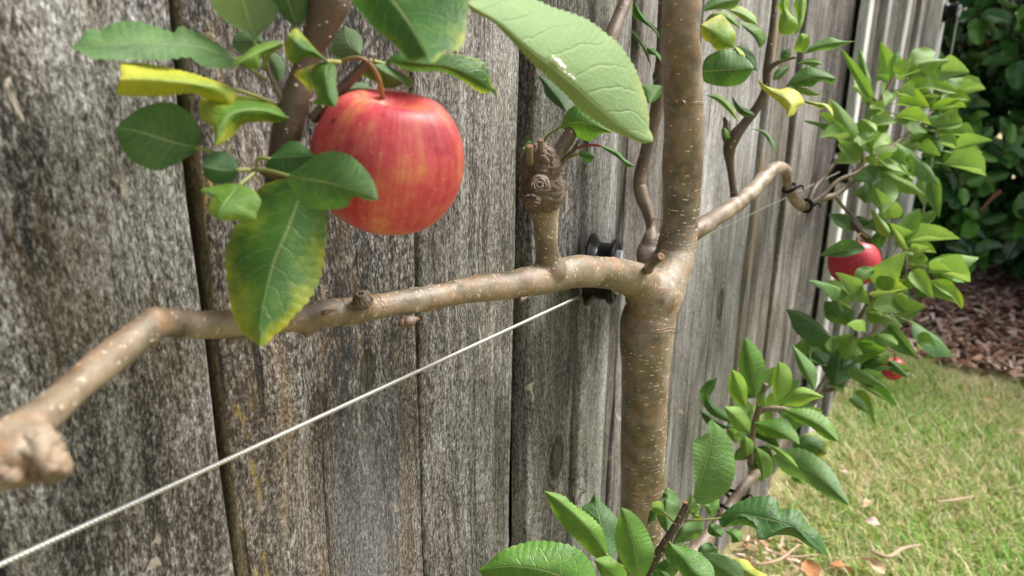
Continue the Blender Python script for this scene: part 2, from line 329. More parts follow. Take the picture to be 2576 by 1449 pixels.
def cable_material():
    t = NT('stranded_steel_cable'); p = t.obj(); x, y, z = t.sep(p)
    ang = t.math('ARCTAN2', y, z); s = t.math('SINE', t.math('ADD', t.math('MULTIPLY', x, 2 * math.pi / .0021), t.math('MULTIPLY', ang, 3.0)))
    c = t.mix(t.step(s, -.9, .5), (.32, .315, .30), (.48, .47, .45))
    return t.done(t.bsdf(c, .38, t.bump(s, .3, .0003), .5, Metallic=.55))

KN1 = onY(925, 930, 0); KN2 = onY(800, 1025, 0); KN3 = onY(1385, 1145, 0)
APPLE = atd(974, 402, .372); APR = 190 / F * .372
BLEM = (0, 0, 0)
M_WOOD = wood_material(); M_BARK = bark_material(); M_LEAF = leaf_material('apple_leaf')
M_STALK = plain('leaf_stalk', (.20, .22, .06), .5); M_REDSTALK = plain('red_leaf_stalk', (.22, .055, .04), .5)
M_LENT = plain('lenticel_cork', (.60, .50, .37), .7, .3); M_CUT = plain('cut_wood', (.20, .12, .07), .85, .2, 0, (600, .8, .002))
M_BLACK = plain('black_plastic', (.003, .003, .004), .30, .16); M_ZINC = plain('zinc_washer', (.46, .47, .49), .35, .5, .7)
M_CABLE = cable_material(); M_SHADEWIRE = plain('shaded_wire', (.20, .21, .18), .5, .4, .3); M_NAIL = plain('galvanised_nail', (.40, .40, .41), .45, .5, .7); M_RUST = plain('rusty_metal', (.16, .05, .02), .9, .2, 0, (900, .5, .001))  # second wire material: same wire, shade under the branch put into its colour
M_DRY = attr_material('dry_litter', .85, .12, .2, (500, .5, .001)); M_GRASS = attr_material('lawn_grass', .5, .42, .3)
M_CHIP = attr_material('wood_chips', .88, 0, .2, (400, .7, .002))
M_OLD = plain('old_scarred_bark', (.115, .080, .055), .62, .4, 0, (170, .9, .004))
M_STEM = plain('apple_stalk', (.20, .13, .05), .55, .4, 0, (500, .4, .0006))

# ------------------------------------------------------------------ ground
def col_attr(me, cols_per_vert):
    a = me.color_attributes.new('col', 'FLOAT_COLOR', 'POINT'); c = np.ones((len(me.vertices), 4), np.float32); c[:, :3] = cols_per_vert
    a.data.foreach_set('color', c.ravel())
def hills(x, y): return .012 * np.sin(x * 3.1 + 1) * np.cos(y * 2.3) + .006 * np.sin(x * 9 + y * 7)
def sheet(name, x0, x1, y0, y1, nx, ny, mat, z=0.0, edge=None):
    xs = np.linspace(x0, x1, nx); ys = np.linspace(y0, y1, ny); V = []; Fc = []
    for j, yy in enumerate(ys):
        for xx in xs: V.append((xx, yy, z + float(hills(xx, yy))))
    for j in range(ny - 1):
        for i in range(nx - 1): a = j * nx + i; Fc.append((a, a + 1, a + nx + 1, a + nx))
    return place(name, mesh_from(name, V, Fc), mat, None, None, 'structure')
M_SOIL = ground_material('lawn_soil', ((.16, .14, .06), (.32, .29, .14), (.45, .40, .24)), 30, .01)
M_BED = ground_material('mulch_bed_soil', ((.030, .016, .010), (.085, .05, .032), (.16, .10, .065)), 45, .012)
sheet('ground', -60, 120, -90, 90, 46, 46, M_SOIL, -.06)
sheet('lawn', -2.6, 2.75, -4.0, .30, 60, 50, M_SOIL, -.004)
sheet('mulch_bed', 2.45, 5.6, -4.0, 1.2, 50, 60, M_BED, .004)

# ------------------------------------------------------------------ fence
fence = empty('fence', (0.7, .03, 0)); tag(fence, 'weathered grey timber paling fence behind the espaliered apple tree', 'fence')
def board(x0, x1, yf, color, th=.018, rl=.003, rr=.003, z0=.01, z1=1.78, name='paling', cup=0.0, nz=70):
    r_ = np.random.default_rng(int((x0 + 10) * 1e4)); prof = []
    def arc(cx, cy, r, a0, a1, n): return [(cx + r * math.cos(a), cy + r * math.sin(a)) for a in np.linspace(a0, a1, n)]
    prof += [(x0, yf + th)] + [(a, b) for a, b in arc(x0 + rl, yf + rl, rl, math.pi, 1.5 * math.pi, 5)]
    prof += [(x, yf - cup * (1 - ((x - (x0 + x1) / 2) / ((x1 - x0) / 2)) ** 2)) for x in np.linspace(x0 + rl, x1 - rl, 14)[1:-1]]
    prof += [(a, b) for a, b in arc(x1 - rr, yf + min(rr, th * .9), min(rr, th * .9), 1.5 * math.pi, 2 * math.pi, 7)] if rr < th * .9 else [(x1 - rr + rr * math.sin(a), yf + th * .85 * (1 - math.cos(a))) for a in np.linspace(0, math.pi / 2, 8)]
    prof += [(x1, yf + th)]
    prof = np.array(prof); n = len(prof); zs = np.linspace(z0, z1, nz); V = []; Fc = []
    ph = r_.uniform(0, 6.28, 8)
    for z in zs:
        el = .0011 * math.sin(z * 13 + ph[0]) + .0006 * math.sin(z * 47 + ph[1]); er = .0011 * math.sin(z * 11 + ph[2]) + .0006 * math.sin(z * 39 + ph[3])
        for (x, y) in prof:
            f = (x - x0) / (x1 - x0); V.append((x + el * (1 - f) + er * f, y + .0007 * math.sin(z * 7 + ph[4] + f * 2) + .0004 * math.sin(z * 23 + f * 9 + ph[5]), z))
    for k in range(nz - 1):
        for i in range(n):
            a = k * n + i; b = k * n + (i + 1) % n; Fc.append((a, b, b + n, a + n))
    Fc.append(tuple(range(n))[::-1]); Fc.append(tuple((nz - 1) * n + i for i in range(n)))
    me = mesh_from(name, V, Fc); shade_angle(me, 40)
    return place(name, me, M_WOOD, fence, color)
# (left edge, right edge, front plane, (lightness, warm stain, pale lichen, grit), left and right rounding)
BOARDS = [(-1.19, -1.04, 0, (.5, .3, .1, .6), .003, .003), (-1.03, -.88, .012, (.45, .3, .1, .6), .003, .003), (-.885, -.735, 0, (.55, .2, .2, .6), .003, .003),
  (-.73, -.575, .012, (.5, .3, .1, .6), .003, .003), (-.58, -.43, 0, (.5, .2, .2, .6), .003, .003), (-.425, -.25, .012, (.5, .3, .1, .6), .003, .003), (-.26, -.085, 0, (.5, .2, .2, .6), .003, .003),
  (-.082, .099, .006, (.42, .25, .1, .7), .003, .004), (.1075, .2172, .002, (.58, .22, .18, .95), .003, .003), (.2195, .3795, 0, (.44, .40, .10, 1.0), .0035, .002),
  (.3832, .513, .001, (.58, .20, .22, .85), .003, .022), (.5155, .600, -.007, (.55, .08, .38, .8), .004, .002), (.598, .6545, -.0125, (.66, .05, .75, .65), .003, .003),
  (.6535, .689, -.003, (.62, .08, .15, .35), .003, .004), (.698, .862, 0, (.68, .2, .1, .4), .004, .003), (.8635, .986, .0, (.74, .05, .05, .45), .003, .003), (.9875, 1.117, .001, (.74, .08, .05, .45), .003, .010),
  (1.119, 1.137, -.003, (.85, 1.0, 0, .3), .003, .004), (1.138, 1.281, .006, (.58, .35, .05, .45), .003, .003), (1.287, 1.440, 0, (.62, .2, .05, .45), .004, .008), (1.455, 1.662, .014, (.44, .10, .0, .6), .003, .003), (1.663, 1.705, -.012, (1.10, 0, .1, .3), .004, .004),
  (1.707, 1.845, .004, (.50, .25, .1, .35), .003, .003), (1.850, 1.892, -.010, (.80, .05, .4, .3), .004, .004), (1.896, 2.065, .004, (.52, .2, .1, .35), .003, .003), (2.07, 2.115, -.012, (.95, .0, .1, .3), .004, .004),
  (2.12, 2.275, .003, (.52, .2, .1, .35), .003, .003), (2.28, 2.325, -.010, (.72, .1, .1, .3), .004, .004), (2.33, 2.485, .003, (.58, .1, .1, .35), .003, .003)]
for b in BOARDS: board(b[0], b[1], b[2], b[3], rl=b[4], rr=b[5], cup=.0008)
board(2.49, 2.585, -.030, (1.05, 0, .0, .25), th=.09, rl=.006, rr=.006, z1=1.85, name='fence_post')
board(2.586, 2.66, .0, (.40, .1, .0, .3), th=.05, z1=1.8)
for x0 in np.arange(-1.15, 2.6, .31): board(x0, x0 + .29, .034, (.12, .1, 0, .4), th=.016, name='light_block_board', nz=6)      # unseen dark boards added to block light through the joints
for z in (.28, .95, 1.55):
    mb = MB(); V = [(x, y, zz) for x in (-1.19, 2.5) for y in (.0505, .09) for zz in (z, z + .07)]
    me = mesh_from('fence_rail', V, [(0, 1, 3, 2), (4, 6, 7, 5), (0, 4, 5, 1), (2, 3, 7, 6), (0, 2, 6, 4), (1, 5, 7, 3)], False); place('fence_rail', me, M_WOOD, fence, (.3, .2, 0, .5))
# bent nail with a rust run on the pale board
nb = onY(*P('G', 735, 815), -.0125); nv = pt(*P('G', 722, 775), -.022)
mb = MB().tube([nb + (0, .004, 0), nb + (0, -.004, .004), (nb + nv) / 2 + np.array((0, -.006, .003)), nv], [.0013] * 4, nseg=8)
mb.ball(nv, .0022, (1, .6, 1), 10, 6); place('nail', mb.mesh('nail'), M_NAIL, fence)
V, Fc = [], []
for k in range(9):
    a = k / 8; c = onY(*P('G', 770 - a * 75, 760 + a * 105), -.0131); w = .0035 * math.sin(math.pi * min(1, a * 1.1 + .08)) + .0004
    V += [c - (w, 0, 0), c + (w * .6, 0, w * .4)]
Fc = [(2 * k, 2 * k + 1, 2 * k + 3, 2 * k + 2) for k in range(8)]
place('rust_stain', mesh_from('rust_stain', V, Fc), M_RUST, fence)

# ------------------------------------------------------------------ wire and its stand-offs
WY = -.024
wa = onY(0, 1420, WY); wb = onY(1485, 733, WY); wdir = unit(wb - wa)
we = onY(2112, 432, -.03)
def cable(name, a, b, r=.0014):
    a = np.array(a); b = np.array(b); L = np.linalg.norm(b - a); n = max(4, int(L / .02)); V = []; Fc = []
    for i in range(n + 1):
        for k in range(10): t = 2 * math.pi * k / 10; V.append((L * i / n, r * math.cos(t), r * math.sin(t)))
    for i in range(n):
        for k in range(10): Fc.append((i * 10 + k, i * 10 + (k + 1) % 10, (i + 1) * 10 + (k + 1) % 10, (i + 1) * 10 + k))
    o = place(name, mesh_from(name, V, Fc), M_CABLE); d = Vector(b - a)
    o.matrix_world = Matrix.Translation(Vector(a)) @ d.to_track_quat('X', 'Z').to_matrix().to_4x4(); return o
w0 = wa - wdir * 1.0
wire = empty('training_wire', tuple(w0)); tag(wire, 'taut stranded steel wire running along the fence under the left branch', 'wire')
for s_, (a, b) in enumerate([(w0, wb + wdir * .004), (wb + wdir * .004, we)]):
    o = cable('wire_strand', a, b, .0014 if s_ == 0 else .0008); o.data.materials[0] = M_CABLE if s_ == 0 else M_SHADEWIRE; mw = o.matrix_world.copy(); o.parent = wire; o.matrix_parent_inverse = wmat(wire).inverted(); o.matrix_basis = mw
def standoff(c, R, L, label, ax=(0, -1, 0)):
    """black spool bolted to the fence: wide flange on the timber, drum, outer rim, zinc washer and bolts; axis -y"""
    c = np.array(c); root = empty('wire_standoff', tuple(c)); tag(root, label, 'spool', 'black spools that hold the wires off the fence')
    f = MB().lathe([(0, 0), (R * 1.12, 0), (R * 1.13, L * .06), (R * 1.02, L * .16), (R * .90, L * .26), (R * .86, L * .34)], c, ax, 48).mesh('flange'); shade_angle(f, 40); place('flange', f, M_BLACK, root)
    d = MB().lathe([(R * .86, L * .30), (R * .87, L * .78), (R * .875, L * .8)], c, ax, 48).mesh('drum'); place('drum', d, M_BLACK, root)
    g = MB().lathe([(R * .87, L * .77), (R * .98, L * .80), (R * 1.0, L * .88), (R * .97, L * .97), (R * .9, L), (R * .76, L), (R * .72, L * .96), (R * .70, L * .86), (0, L * .86)], c, ax, 48).mesh('rim'); shade_angle(g, 40); place('rim', g, M_BLACK, root)
    w = MB().lathe([(0, L * .865), (R * .64, L * .865), (R * .66, L * .9), (R * .64, L * .955), (0, L * .96)], c, ax, 40).mesh('washer'); shade_angle(w, 35); place('washer', w, M_ZINC, root)
    for s_ in (1, -1):
        b = MB().lathe([(R * .30, L * .955), (R * .30, L * 1.16), (R * .26, L * 1.2), (0, L * 1.2)], c + np.array((0, 0, s_ * R * .40)), ax, 6).mesh('bolt', False); place('bolt', b, M_ZINC, root)
    return root
sp = onY(1484, 678, -.020)
standoff(sp, .0305, .025, 'black plastic wire spool on the fence behind the fork of the tree', (.31, -.951, 0))
standoff((we[0] + .03, .002 if False else -.012, we[2]), .028, .032, 'blurred black wire spool on the fence behind the right-hand branch')
tp = atd(2352, 12, 2.2)
standoff((2.53, -.030, 0.99), .026, .034, 'small black wire spool on the white fence post by the hedge')
hang = cable('hanging_wire', (2.53, -.066, .985), (2.53, -.066, .30), .002); tag(hang, 'loose wire hanging down the white fence post from the spool', 'wire')

# ------------------------------------------------------------------ apple tree: trunk and arms grown into one another, then parted again
tree = empty('apple_tree', (.63, -.07, 0)); tag(tree, 'espaliered apple tree with smooth speckled bark, trained flat along the fence', 'apple tree')
def path(f, rows, dflt=None):
    """rows: x, y, width in picture units, distance"""
    pts, rad = [], []
    for x, y, w, d in rows:
        q = pt(*P(f, x, y), d); s = FR[f][2]; pts.append(q); rad.append(w / s * S / 2 / F * depth(q) if f != 'P' else w / 2 / F * depth(q))
    return pts, rad
ty = -.070
tr_p, tr_r = path('P', [(1616, 1262, 110, ty), (1617, 1163, 111, ty), (1622, 980, 118, ty), (1624, 893, 127, ty), (1630, 815, 136, ty), (1652, 745, 128, ty), (1688, 670, 106, ty), (1704, 609, 95, ty), (1713, 530, 93, ty), (1717, 450, 97, ty), (1719, 300, 100, ty), (1716, 150, 100, ty), (1715, 0, 99, ty)])
b0 = np.array(tr_p[0]); tr_p = [np.array((b0[0] + .02, b0[1], -.03)), np.array((b0[0] + .012, b0[1], .12)), np.array((b0[0] + .004, b0[1], .30))] + tr_p + [np.array(tr_p[-1]) + (.004, 0, .25), np.array(tr_p[-1]) + (.01, .005, .6)]
tr_r = [.030, .0255, .0235] + tr_r + [tr_r[-1] * .95, tr_r[-1] * .8]
la_p, la_r = path('P', [(1640, 745, 96, -.070), (1600, 705, 92, -.070), (1525, 686, 83, -.071), (1445, 684, 83, -.070), (1320, 711, 77, -.066), (1195, 727, 71, -.061), (1037, 757, 67, -.054), (900, 778, 70, -.050), (752, 797, 76, -.047), (620, 812, 75, -.045), (500, 818, 76, -.045), (430, 813, 80, -.046), (386, 818, 88, -.049), (316, 868, 80, -.056), (225, 943, 85, -.068), (131, 1026, 96, -.082), (63, 1080, 108, -.092), (0, 1134, 122, -.100), (-110, 1225, 112, -.108)])
ra_p, ra_r = path('P', [(1665, 712, 60, .735), (1632, 648, 52, .755), (1640, 622, 50, .765), (1680, 608, 46, .775), (1757, 575, 42, .80), (1791, 553, 38, .83), (1855, 511, 36, .89), (1892, 481, 33, .93), (1929, 440, 31, .97), (1957, 421, 28, 1.0), (1977, 430, 25, 1.02), (1981, 462, 22, 1.04), (1992, 488, 25, 1.05), (2007, 508, 26, 1.06), (2021, 520, 23, 1.07), (2040, 514, 18, 1.09), (2064, 500, 15, 1.11), (2100, 490, 13, 1.13), (2130, 468, 13, 1.15), (2172, 443, 11, 1.17)])
sp_p, sp_r = path('P', [(1384, 690, 62, -.070), (1380, 655, 64, -.070), (1376, 628, 60, -.070), (1373, 565, 64, -.070), (1370, 531, 76, -.069), (1366, 490, 92, -.069), (1364, 445, 96, -.069), (1360, 410, 88, -.069), (1358, 388, 66, -.069)])
rs_p, rs_r = path('P', [(1632, 650, 50, .755), (1636, 600, 42, .76), (1637, 575, 27, .765), (1628, 530, 30, .765), (1616, 500, 34, .765), (1608, 465, 34, .765)])
ra_r = [r * 1.18 for r in ra_r]
skel = [('trunk', tr_p, tr_r, (.60, .50, .45, 0)), ('branch', la_p, la_r, (.70, .45, .30, .10)), ('branch', ra_p, ra_r, (.45, .0, .8, .05)), ('spur', sp_p, sp_r, (.35, .45, .28, .10)), ('spur', rs_p, rs_r, (.4, .2, .3, .25))]
U = MB()
for nm, p, r, c in skel: U.tube(p, r, nseg=22, m=7, wob=.025)
def bump_at(f, x, y, d, r, sc=(1, 1, 1)):
    c = pt(*P(f, x, y), d); U.ball(c, r / FR[f][2] * S / F * depth(c) if f != 'P' else r / F * depth(c), sc)
# swellings: fork, spur collar, elbow, old pruning knob at the near end, bud scars
for f, x, y, d, r in [('P', 1640, 742, -.072, 70), ('P', 1383, 676, -.070, 43), ('P', 384, 812, -.049, 45), ('P', 80, 1120, -.104, 58), ('P', 40, 1145, -.106, 58), ('P', 118, 1160, -.112, 34), ('P', 925, 757, -.055, 17), ('P', 905, 772, -.051, 36),
      ('P', 1150, 715, -.061, 18), ('P', 770, 806, -.047, 40), ('P', 1318, 742, -.068, 10), ('P', 1718, 258, -.083, 10), ('P', 240, 958, -.074, 18)]: bump_at(f, x, y, d, r)
ume = U.mesh('union'); uo = bpy.data.objects.new('union', ume); LINK(uo)
md = uo.modifiers.new('r', 'REMESH'); md.mode = 'VOXEL'; md.voxel_size = .0014
ms = uo.modifiers.new('s', 'SMOOTH'); ms.factor = .5; ms.iterations = 10
dg = bpy.context.evaluated_depsgraph_get(); um = bpy.data.meshes.new_from_object(uo.evaluated_get(dg)); bpy.data.objects.remove(uo)
nv_ = len(um.vertices); co = np.empty(nv_ * 3); um.vertices.foreach_get('co', co); co = co.reshape(-1, 3)
vn = np.empty(nv_ * 3); um.vertex_normals.foreach_get('vector', vn); vn = vn.reshape(-1, 3)
# a little unevenness along the bark
ph = co * 90; co += vn * (.00035 * (np.sin(ph[:, 0] * 1.3 + ph[:, 2]) + np.sin(ph[:, 1] * 1.7 - ph[:, 2] * .8 + 2)))[:, None]
polys = np.array([tuple(p.vertices) if len(p.vertices) == 4 else (*p.vertices, p.vertices[-1]) for p in um.polygons])
fc = co[polys].mean(1); best = np.full(len(polys), 1e9); lab = np.zeros(len(polys), int)
for k, (nm, p, r, c) in enumerate(skel):
    pr = catmull(np.hstack([np.array(p), np.array(r)[:, None]]), 7)
    for i in range(len(pr)):
        d = np.linalg.norm(fc - pr[i, :3], axis=1) / pr[i, 3] - (.12 if k == 0 else 0)
        m = d < best; best[m] = d[m]; lab[m] = k
bvh = BVHTree.FromPolygons([tuple(v) for v in co], [tuple(int(q) for q in dict.fromkeys(f)) for f in polys])
TP = []
for k, (nm, p, r, c) in enumerate(skel):
    fs = polys[lab == k]; ids, inv = np.unique(fs, return_inverse=True); fs = inv.reshape(fs.shape)
    me = mesh_from(nm, co[ids], [tuple(dict.fromkeys(map(int, f))) for f in fs]); me.normals_split_custom_set_from_vertices([tuple(v) for v in vn[ids]])
    TP.append(place(nm, me, M_BARK, tree, c))
bpy.data.meshes.remove(um)
TP[0]['label'] = 'smooth upright trunk with pale dashes in the bark'; TP[1]['label'] = 'thick left branch bent at an elbow towards the near end'
def lenticels(part, p, r, n, t0=0., t1=1., size=(.0011, .0035), wide=.0005, name='lenticels', dens=None):
    """corky dashes lying across the bark, found by shooting rays inwards"""
    pr = catmull(np.hstack([np.array(p), np.array(r)[:, None]]), 12); pr = resample(pr, 400); V = []; Fc = []
    for _ in range(n):
        i = int(rng.uniform(t0, t1) * 398); c = pr[i, :3]; T = unit(pr[i + 1, :3] - pr[i, :3])
        u = np.cross(T, (.3, .5, .8)); u = unit(u); w = np.cross(T, u); a = rng.uniform(0, 6.283); d = u * math.cos(a) + w * math.sin(a)
        hit = bvh.ray_cast(Vector(c + d * pr[i, 3] * 2.2), Vector(-d), pr[i, 3] * 2)
        if hit[0] is None: continue
        h = np.array(hit[0]); nn = np.array(hit[1]); tt = unit(np.cross(nn, T)); bb = np.cross(nn, tt)
        L = rng.uniform(*size) * (.6 + .4 * rng.random()); W = wide * rng.uniform(.7, 1.35); b = len(V); tt = unit(tt + bb * rng.normal(0, .12)); bb = np.cross(nn, tt)
        for q in range(8):
            an = q * math.pi / 4; V.append(h + tt * L * .5 * math.cos(an) + bb * W * .9 * math.sin(an) - nn * .0001)
        V.append(h + nn * .00035)
        Fc += [(b + q, b + (q + 1) % 8, b + 8) for q in range(8)]
    return place(name, mesh_from(name, V, Fc), M_LENT, part, None, 'stuff')
lenticels(TP[0], tr_p, tr_r, 1150, .10, .52, (.0018, .0064), .00072)
lenticels(TP[0], tr_p, tr_r, 300, .40, .98, (.0016, .0048), .00072)
lenticels(TP[1], la_p, la_r, 330, .02, .55, (.0014, .0046), .00045)
lenticels(TP[1], la_p, la_r, 170, .5, 1.0, (.0010, .0026), .00045)
lenticels(TP[3], sp_p, sp_r, 70, .1, .62, (.0010, .0024), .00055)
lenticels(TP[2], ra_p, ra_r, 160, .05, .9, (.001, .003), .0005)
def ridges(part, lst, name='bark_ridges', mat=None):
    """thin raised scars running round a limb: centre, axis, radius, span"""
    mb = MB()
    for c, ax, R, a0, a1, th in lst:
        ax = unit(ax); u = unit(np.cross(ax, (.31, .2, .93)) if abs(ax[2]) < .9 else np.cross(ax, (1, 0, 0))); w = np.cross(ax, u); q = []
        for a in np.linspace(a0, a1, 22):
            d = u * math.cos(a) + w * math.sin(a); off = np.array(c) + ax * (.0012 * math.sin(3 * a) + .0006 * math.sin(7 * a)); hit = bvh.ray_cast(Vector(off + d * R * 2.4), Vector(-d), R * 2.2)
            if hit[0] is not None: q.append(np.array(hit[0]))
        if len(q) > 4: mb.tube(q, [th * .3] + [th * rng.uniform(.7, 1.2) for _ in q[2:]] + [th * .3], nseg=6, m=1)
    if mb.V: place(name, mb.mesh(name), mat or M_BARK, part, part.color[:], 'stuff')
def seat(f, x, y, d): return pt(*P(f, x, y), d)
trunk_ax = (0, 0, 1); arm_ax = unit(np.array(la_p[2]) - np.array(la_p[1]))
rl_ = []
for (x, y) in [(1628, 812), (1628, 822)]: rl_.append((seat('P', x, y, ty), (0.02 + rng.normal(0, .05), .05, 1), .027, rng.uniform(-1.5, 0), rng.uniform(2.5, 5), .00055))
for y in (990, 1155, 1218, 1060): rl_.append((seat('P', 1620, y, ty), (0, .03, 1), .024, rng.uniform(0, 3), rng.uniform(4, 6), .00045))
for (x, y) in [(1717, 258), (1717, 262), (1708, 612), (1707, 607), (1716, 560)]: rl_.append((seat('P', x, y, ty), (0, .03, 1), .02, 0, 6.28, .0005))
ridges(TP[0], rl_)
ridges(TP[1], [(seat('P', x, 690 + abs(x - 1600) * .02, -.070), arm_ax, .022, 0, 6.28, .0006) for x in (1588, 1594, 1601, 1608)] + [(seat('P', x, y, d), unit(np.array(la_p[11]) - np.array(la_p[9])), .011, 0, 6.28, .00045) for x, y, d in [(452, 816, -.0455), (447, 815, -.0455), (441, 815, -.0455)]] + [(seat('P', x, 765 + (925 - x) * .1, -.05), unit(np.array(la_p[6]) - np.array(la_p[7])), .012, 0, 6.28, .0005) for x in (900, 912, 938, 945, 860)])
# the knobbly old spur: wrinkled rings, concentric scar, cut stubs
kb = MB(); va = unit(CAM - seat('P', 1360, 450, -.069))
kb.lumpy(seat('P', 1365, 478, -.069), 1.0, (.0138, .0138, .0165), .30, 3.0, .42).lumpy(seat('P', 1362, 425, -.069), 1.0, (.0130, .0130, .0145), .32, 3.0, .42).lumpy(seat('P', 1358, 394, -.070), 1.0, (.0098, .0098, .0090), .3, 5, .15)
kb.lumpy(seat('P', 1358, 465, -.083), 1.0, (.0066, .0066, .0066), .20, 2.5, .1)
for k in range(3): kb.ring(seat('P', 1357 + k, 465, -.0895 + .0016 * k), va + np.array((.1, 0, .25)) + rng.normal(0, .08, 3), .0019 + .0018 * k, .0010, 20, 6, .07)
kb.lumpy(seat('P', 1395, 432, -.074), .006, (1, 1, 1.2), .4, 4).lumpy(seat('P', 1393, 500, -.074), .0055, (1, 1, .8), .4, 4).lumpy(seat('P', 1337, 505, -.074), .0055, (1, 1, .8), .4, 4)
place('wrinkled_knob', kb.mesh('wrinkled_knob'), M_OLD, TP[3])
kb = MB(); kb.lumpy(seat('P', 88, 1142, -.108), .0072, (1, 1, .95), .45, 4.5, .12).lumpy(seat('P', 128, 1172, -.117), .0050, (1, 1, 1), .45, 4.5, .15).lumpy(seat('P', 40, 1180, -.108), .0062, (1.3, 1, .8), .4, 4.5)      # ragged callus round the old cut
place('callus', kb.mesh('callus'), M_BARK, TP[1], (.5, .1, .6, .05))
def stub(f, rows, part, color=(.3, .2, .3, .3), cut=True, name='pruning_stub'):
    p, r = path(f, rows); o = place(name, MB().tube(p, r, nseg=12, m=4, wob=.05, cap=False).mesh(name), M_BARK, part, color)
    d = unit(p[-1] - p[-2]); c = MB().lathe([(r[-1] * 1.02, -r[-1] * .15), (r[-1] * .95, r[-1] * .02), (r[-1] * .5, -r[-1] * .02), (0, -r[-1] * .12)], p[-1], d, 12).mesh('cut_end'); place('cut_end', c, M_CUT, part)
    return o
stub('C', [(440, 1310, 62, -.074), (440, 1240, 56, -.077), (440, 1175, 54, -.079)], TP[3])
stub('C', [(530, 1240, 50, -.074), (530, 1190, 50, -.076), (530, 1125, 46, -.078)], TP[3])
stub('Z', [(1390, 760, 90, -.085), (1430, 700, 76, -.096), (1500, 655, 72, -.106)], TP[0], (.2, .1, .5, .35))
stub('E', [(190, 830, 120, -.112), (215, 890, 110, -.117), (250, 965, 96, -.122)], TP[1], (.4, .1, .7, .1))
stub('Z', [(680, 140, 30, -.078), (740, 105, 26, -.082)], TP[3], (.3, .2, .5, .1))
# bud scars on the left branch
for f, x, y, d, r in [('I', 1480, 1210, -.060, .0050), ('I', 1440, 1220, -.058, .0042), ('Z', 375, 1000, -.072, .0030), ('I', 215, 1350, -.047, .0028), ('I', 760, 1298, -.05, .0026), ('I', 880, 1150, -.058, .0022)]:
    c = seat(f, x, y, d); kb = MB().ball(c, r, (1, .7, .7), 10, 7); kb.tube([c, c + (.004, -.001, .0005), c + (.0075, -.001, -.0005)], [r * .5, r * .35, r * .1], nseg=7)
    place('bud_scar', kb.mesh('bud_scar'), M_BARK, TP[1], (.9, 0, 0, .55))
ec = seat('I', 1130, 1020, -.063); kb = MB().lumpy(seat('I', 1150, 1060, -.0585), .0050, (1.2, .8, 1), .3, 4, .3); kb.ring(seat('I', 1135, 1022, -.0605), unit(CAM - ec) * .5 + np.array((0, 0, .9)), .0022, .0010, 18, 6, .14)
place('bud_scar', kb.mesh('bud_scar'), M_OLD, TP[1])

# shoots and twigs (each carries its own leaves)
TW = {}
def shoot(key, f, rows, color=(.3, .1, .15, .75), parent=None, name='shoot', nl=0, nseg=12, wob=.05):
    p, r = path(f, rows); o = place(name, MB().tube(p, r, nseg=nseg, m=6, wob=wob).mesh(name), M_BARK, parent or tree, color); TW[key] = o
    if nl:
        pr = catmull(np.hstack([np.array(p), np.array(r)[:, None]]), 10); V = []; Fc = []
        for _ in range(nl):
            i = rng.integers(0, len(pr) - 1); c = pr[i, :3]; T = unit(pr[i + 1, :3] - c); u = unit(np.cross(T, (.3, .5, .8))); w = np.cross(T, u); a = rng.uniform(0, 6.28)
            n_ = u * math.cos(a) + w * math.sin(a); h = c + n_ * pr[i, 3] * 1.0; tt = np.cross(n_, T); L = rng.uniform(.0005, .0011); b = len(V)
            for q in range(8): an = q * math.pi / 4; V.append(h + tt * L * math.cos(an) + T * L * .7 * math.sin(an))
            V.append(h + n_ * .0005); Fc += [(b + q, b + (q + 1) % 8, b + 8) for q in range(8)]
        place('lenticels', mesh_from('lenticels', V, Fc), M_LENT, o, None, 'stuff')
    return o
shoot('L', 'P', [(682, 818, 46, .382), (676, 740, 50, .378), (682, 600, 56, .374), (695, 470, 60, .371), (712, 375, 72, .368), (731, 300, 78, .365), (752, 225, 70, .362), (775, 150, 60, .36), (800, 85, 72, .357), (822, 20, 104, .355), (832, -60, 112, .353), (850, -320, 90, .345), (870, -620, 60, .34), (880, -760, 24, .34)], (.25, .05, .12, .80), nl=90)
shoot('L2', 'B', [(300, 960, 90, .362), (420, 830, 95, .361), (560, 690, 88, .360), (720, 525, 70, .358), (800, 440, 44, .358)], (.25, .05, .10, .85), nl=14)
shoot('N', 'I', [(560, 200, 90, .368), (470, 160, 60, .358), (400, 130, 44, .350), (345, 138, 30, .345)], (.6, 0, .05, .75))
shoot('U', 'A', [(1960, 930, 90, .363), (1880, 820, 60, .36), (1830, 720, 48, .357), (1770, 600, 36, .354), (1740, 470, 30, .352)], (.5, .2, .4, .4))
shoot('K', 'C', [(600, 1340, 120, -.070), (650, 1250, 112, -.074), (760, 1090, 116, -.080), (880, 850, 110, -.085), (1000, 540, 112, -.088), (1090, 310, 120, -.09), (1160, 130, 108, -.09), (1215, 0, 112, -.09), (1330, -300, 100, -.09), (1420, -700, 80, -.09), (1480, -1000, 40, -.09)], (.25, .25, .45, .45), nl=60)
shoot('K2', 'C', [(680, 1330, 50, -.075), (740, 1260, 40, -.080), (800, 1200, 32, -.085), (830, 1130, 20, -.088)], (.6, .1, .2, .5))
shoot('T', 'P', [(1608, 470, 33, .765), (1610, 440, 31, .763), (1622, 395, 30, .76), (1637, 330, 31, .755), (1655, 262, 36, .75), (1662, 190, 34, .745), (1666, 110, 30, .74), (1672, -40, 26, .73), (1690, -220, 20, .72), (1700, -330, 10, .71)], (.4, .1, .2, .55), nl=20)
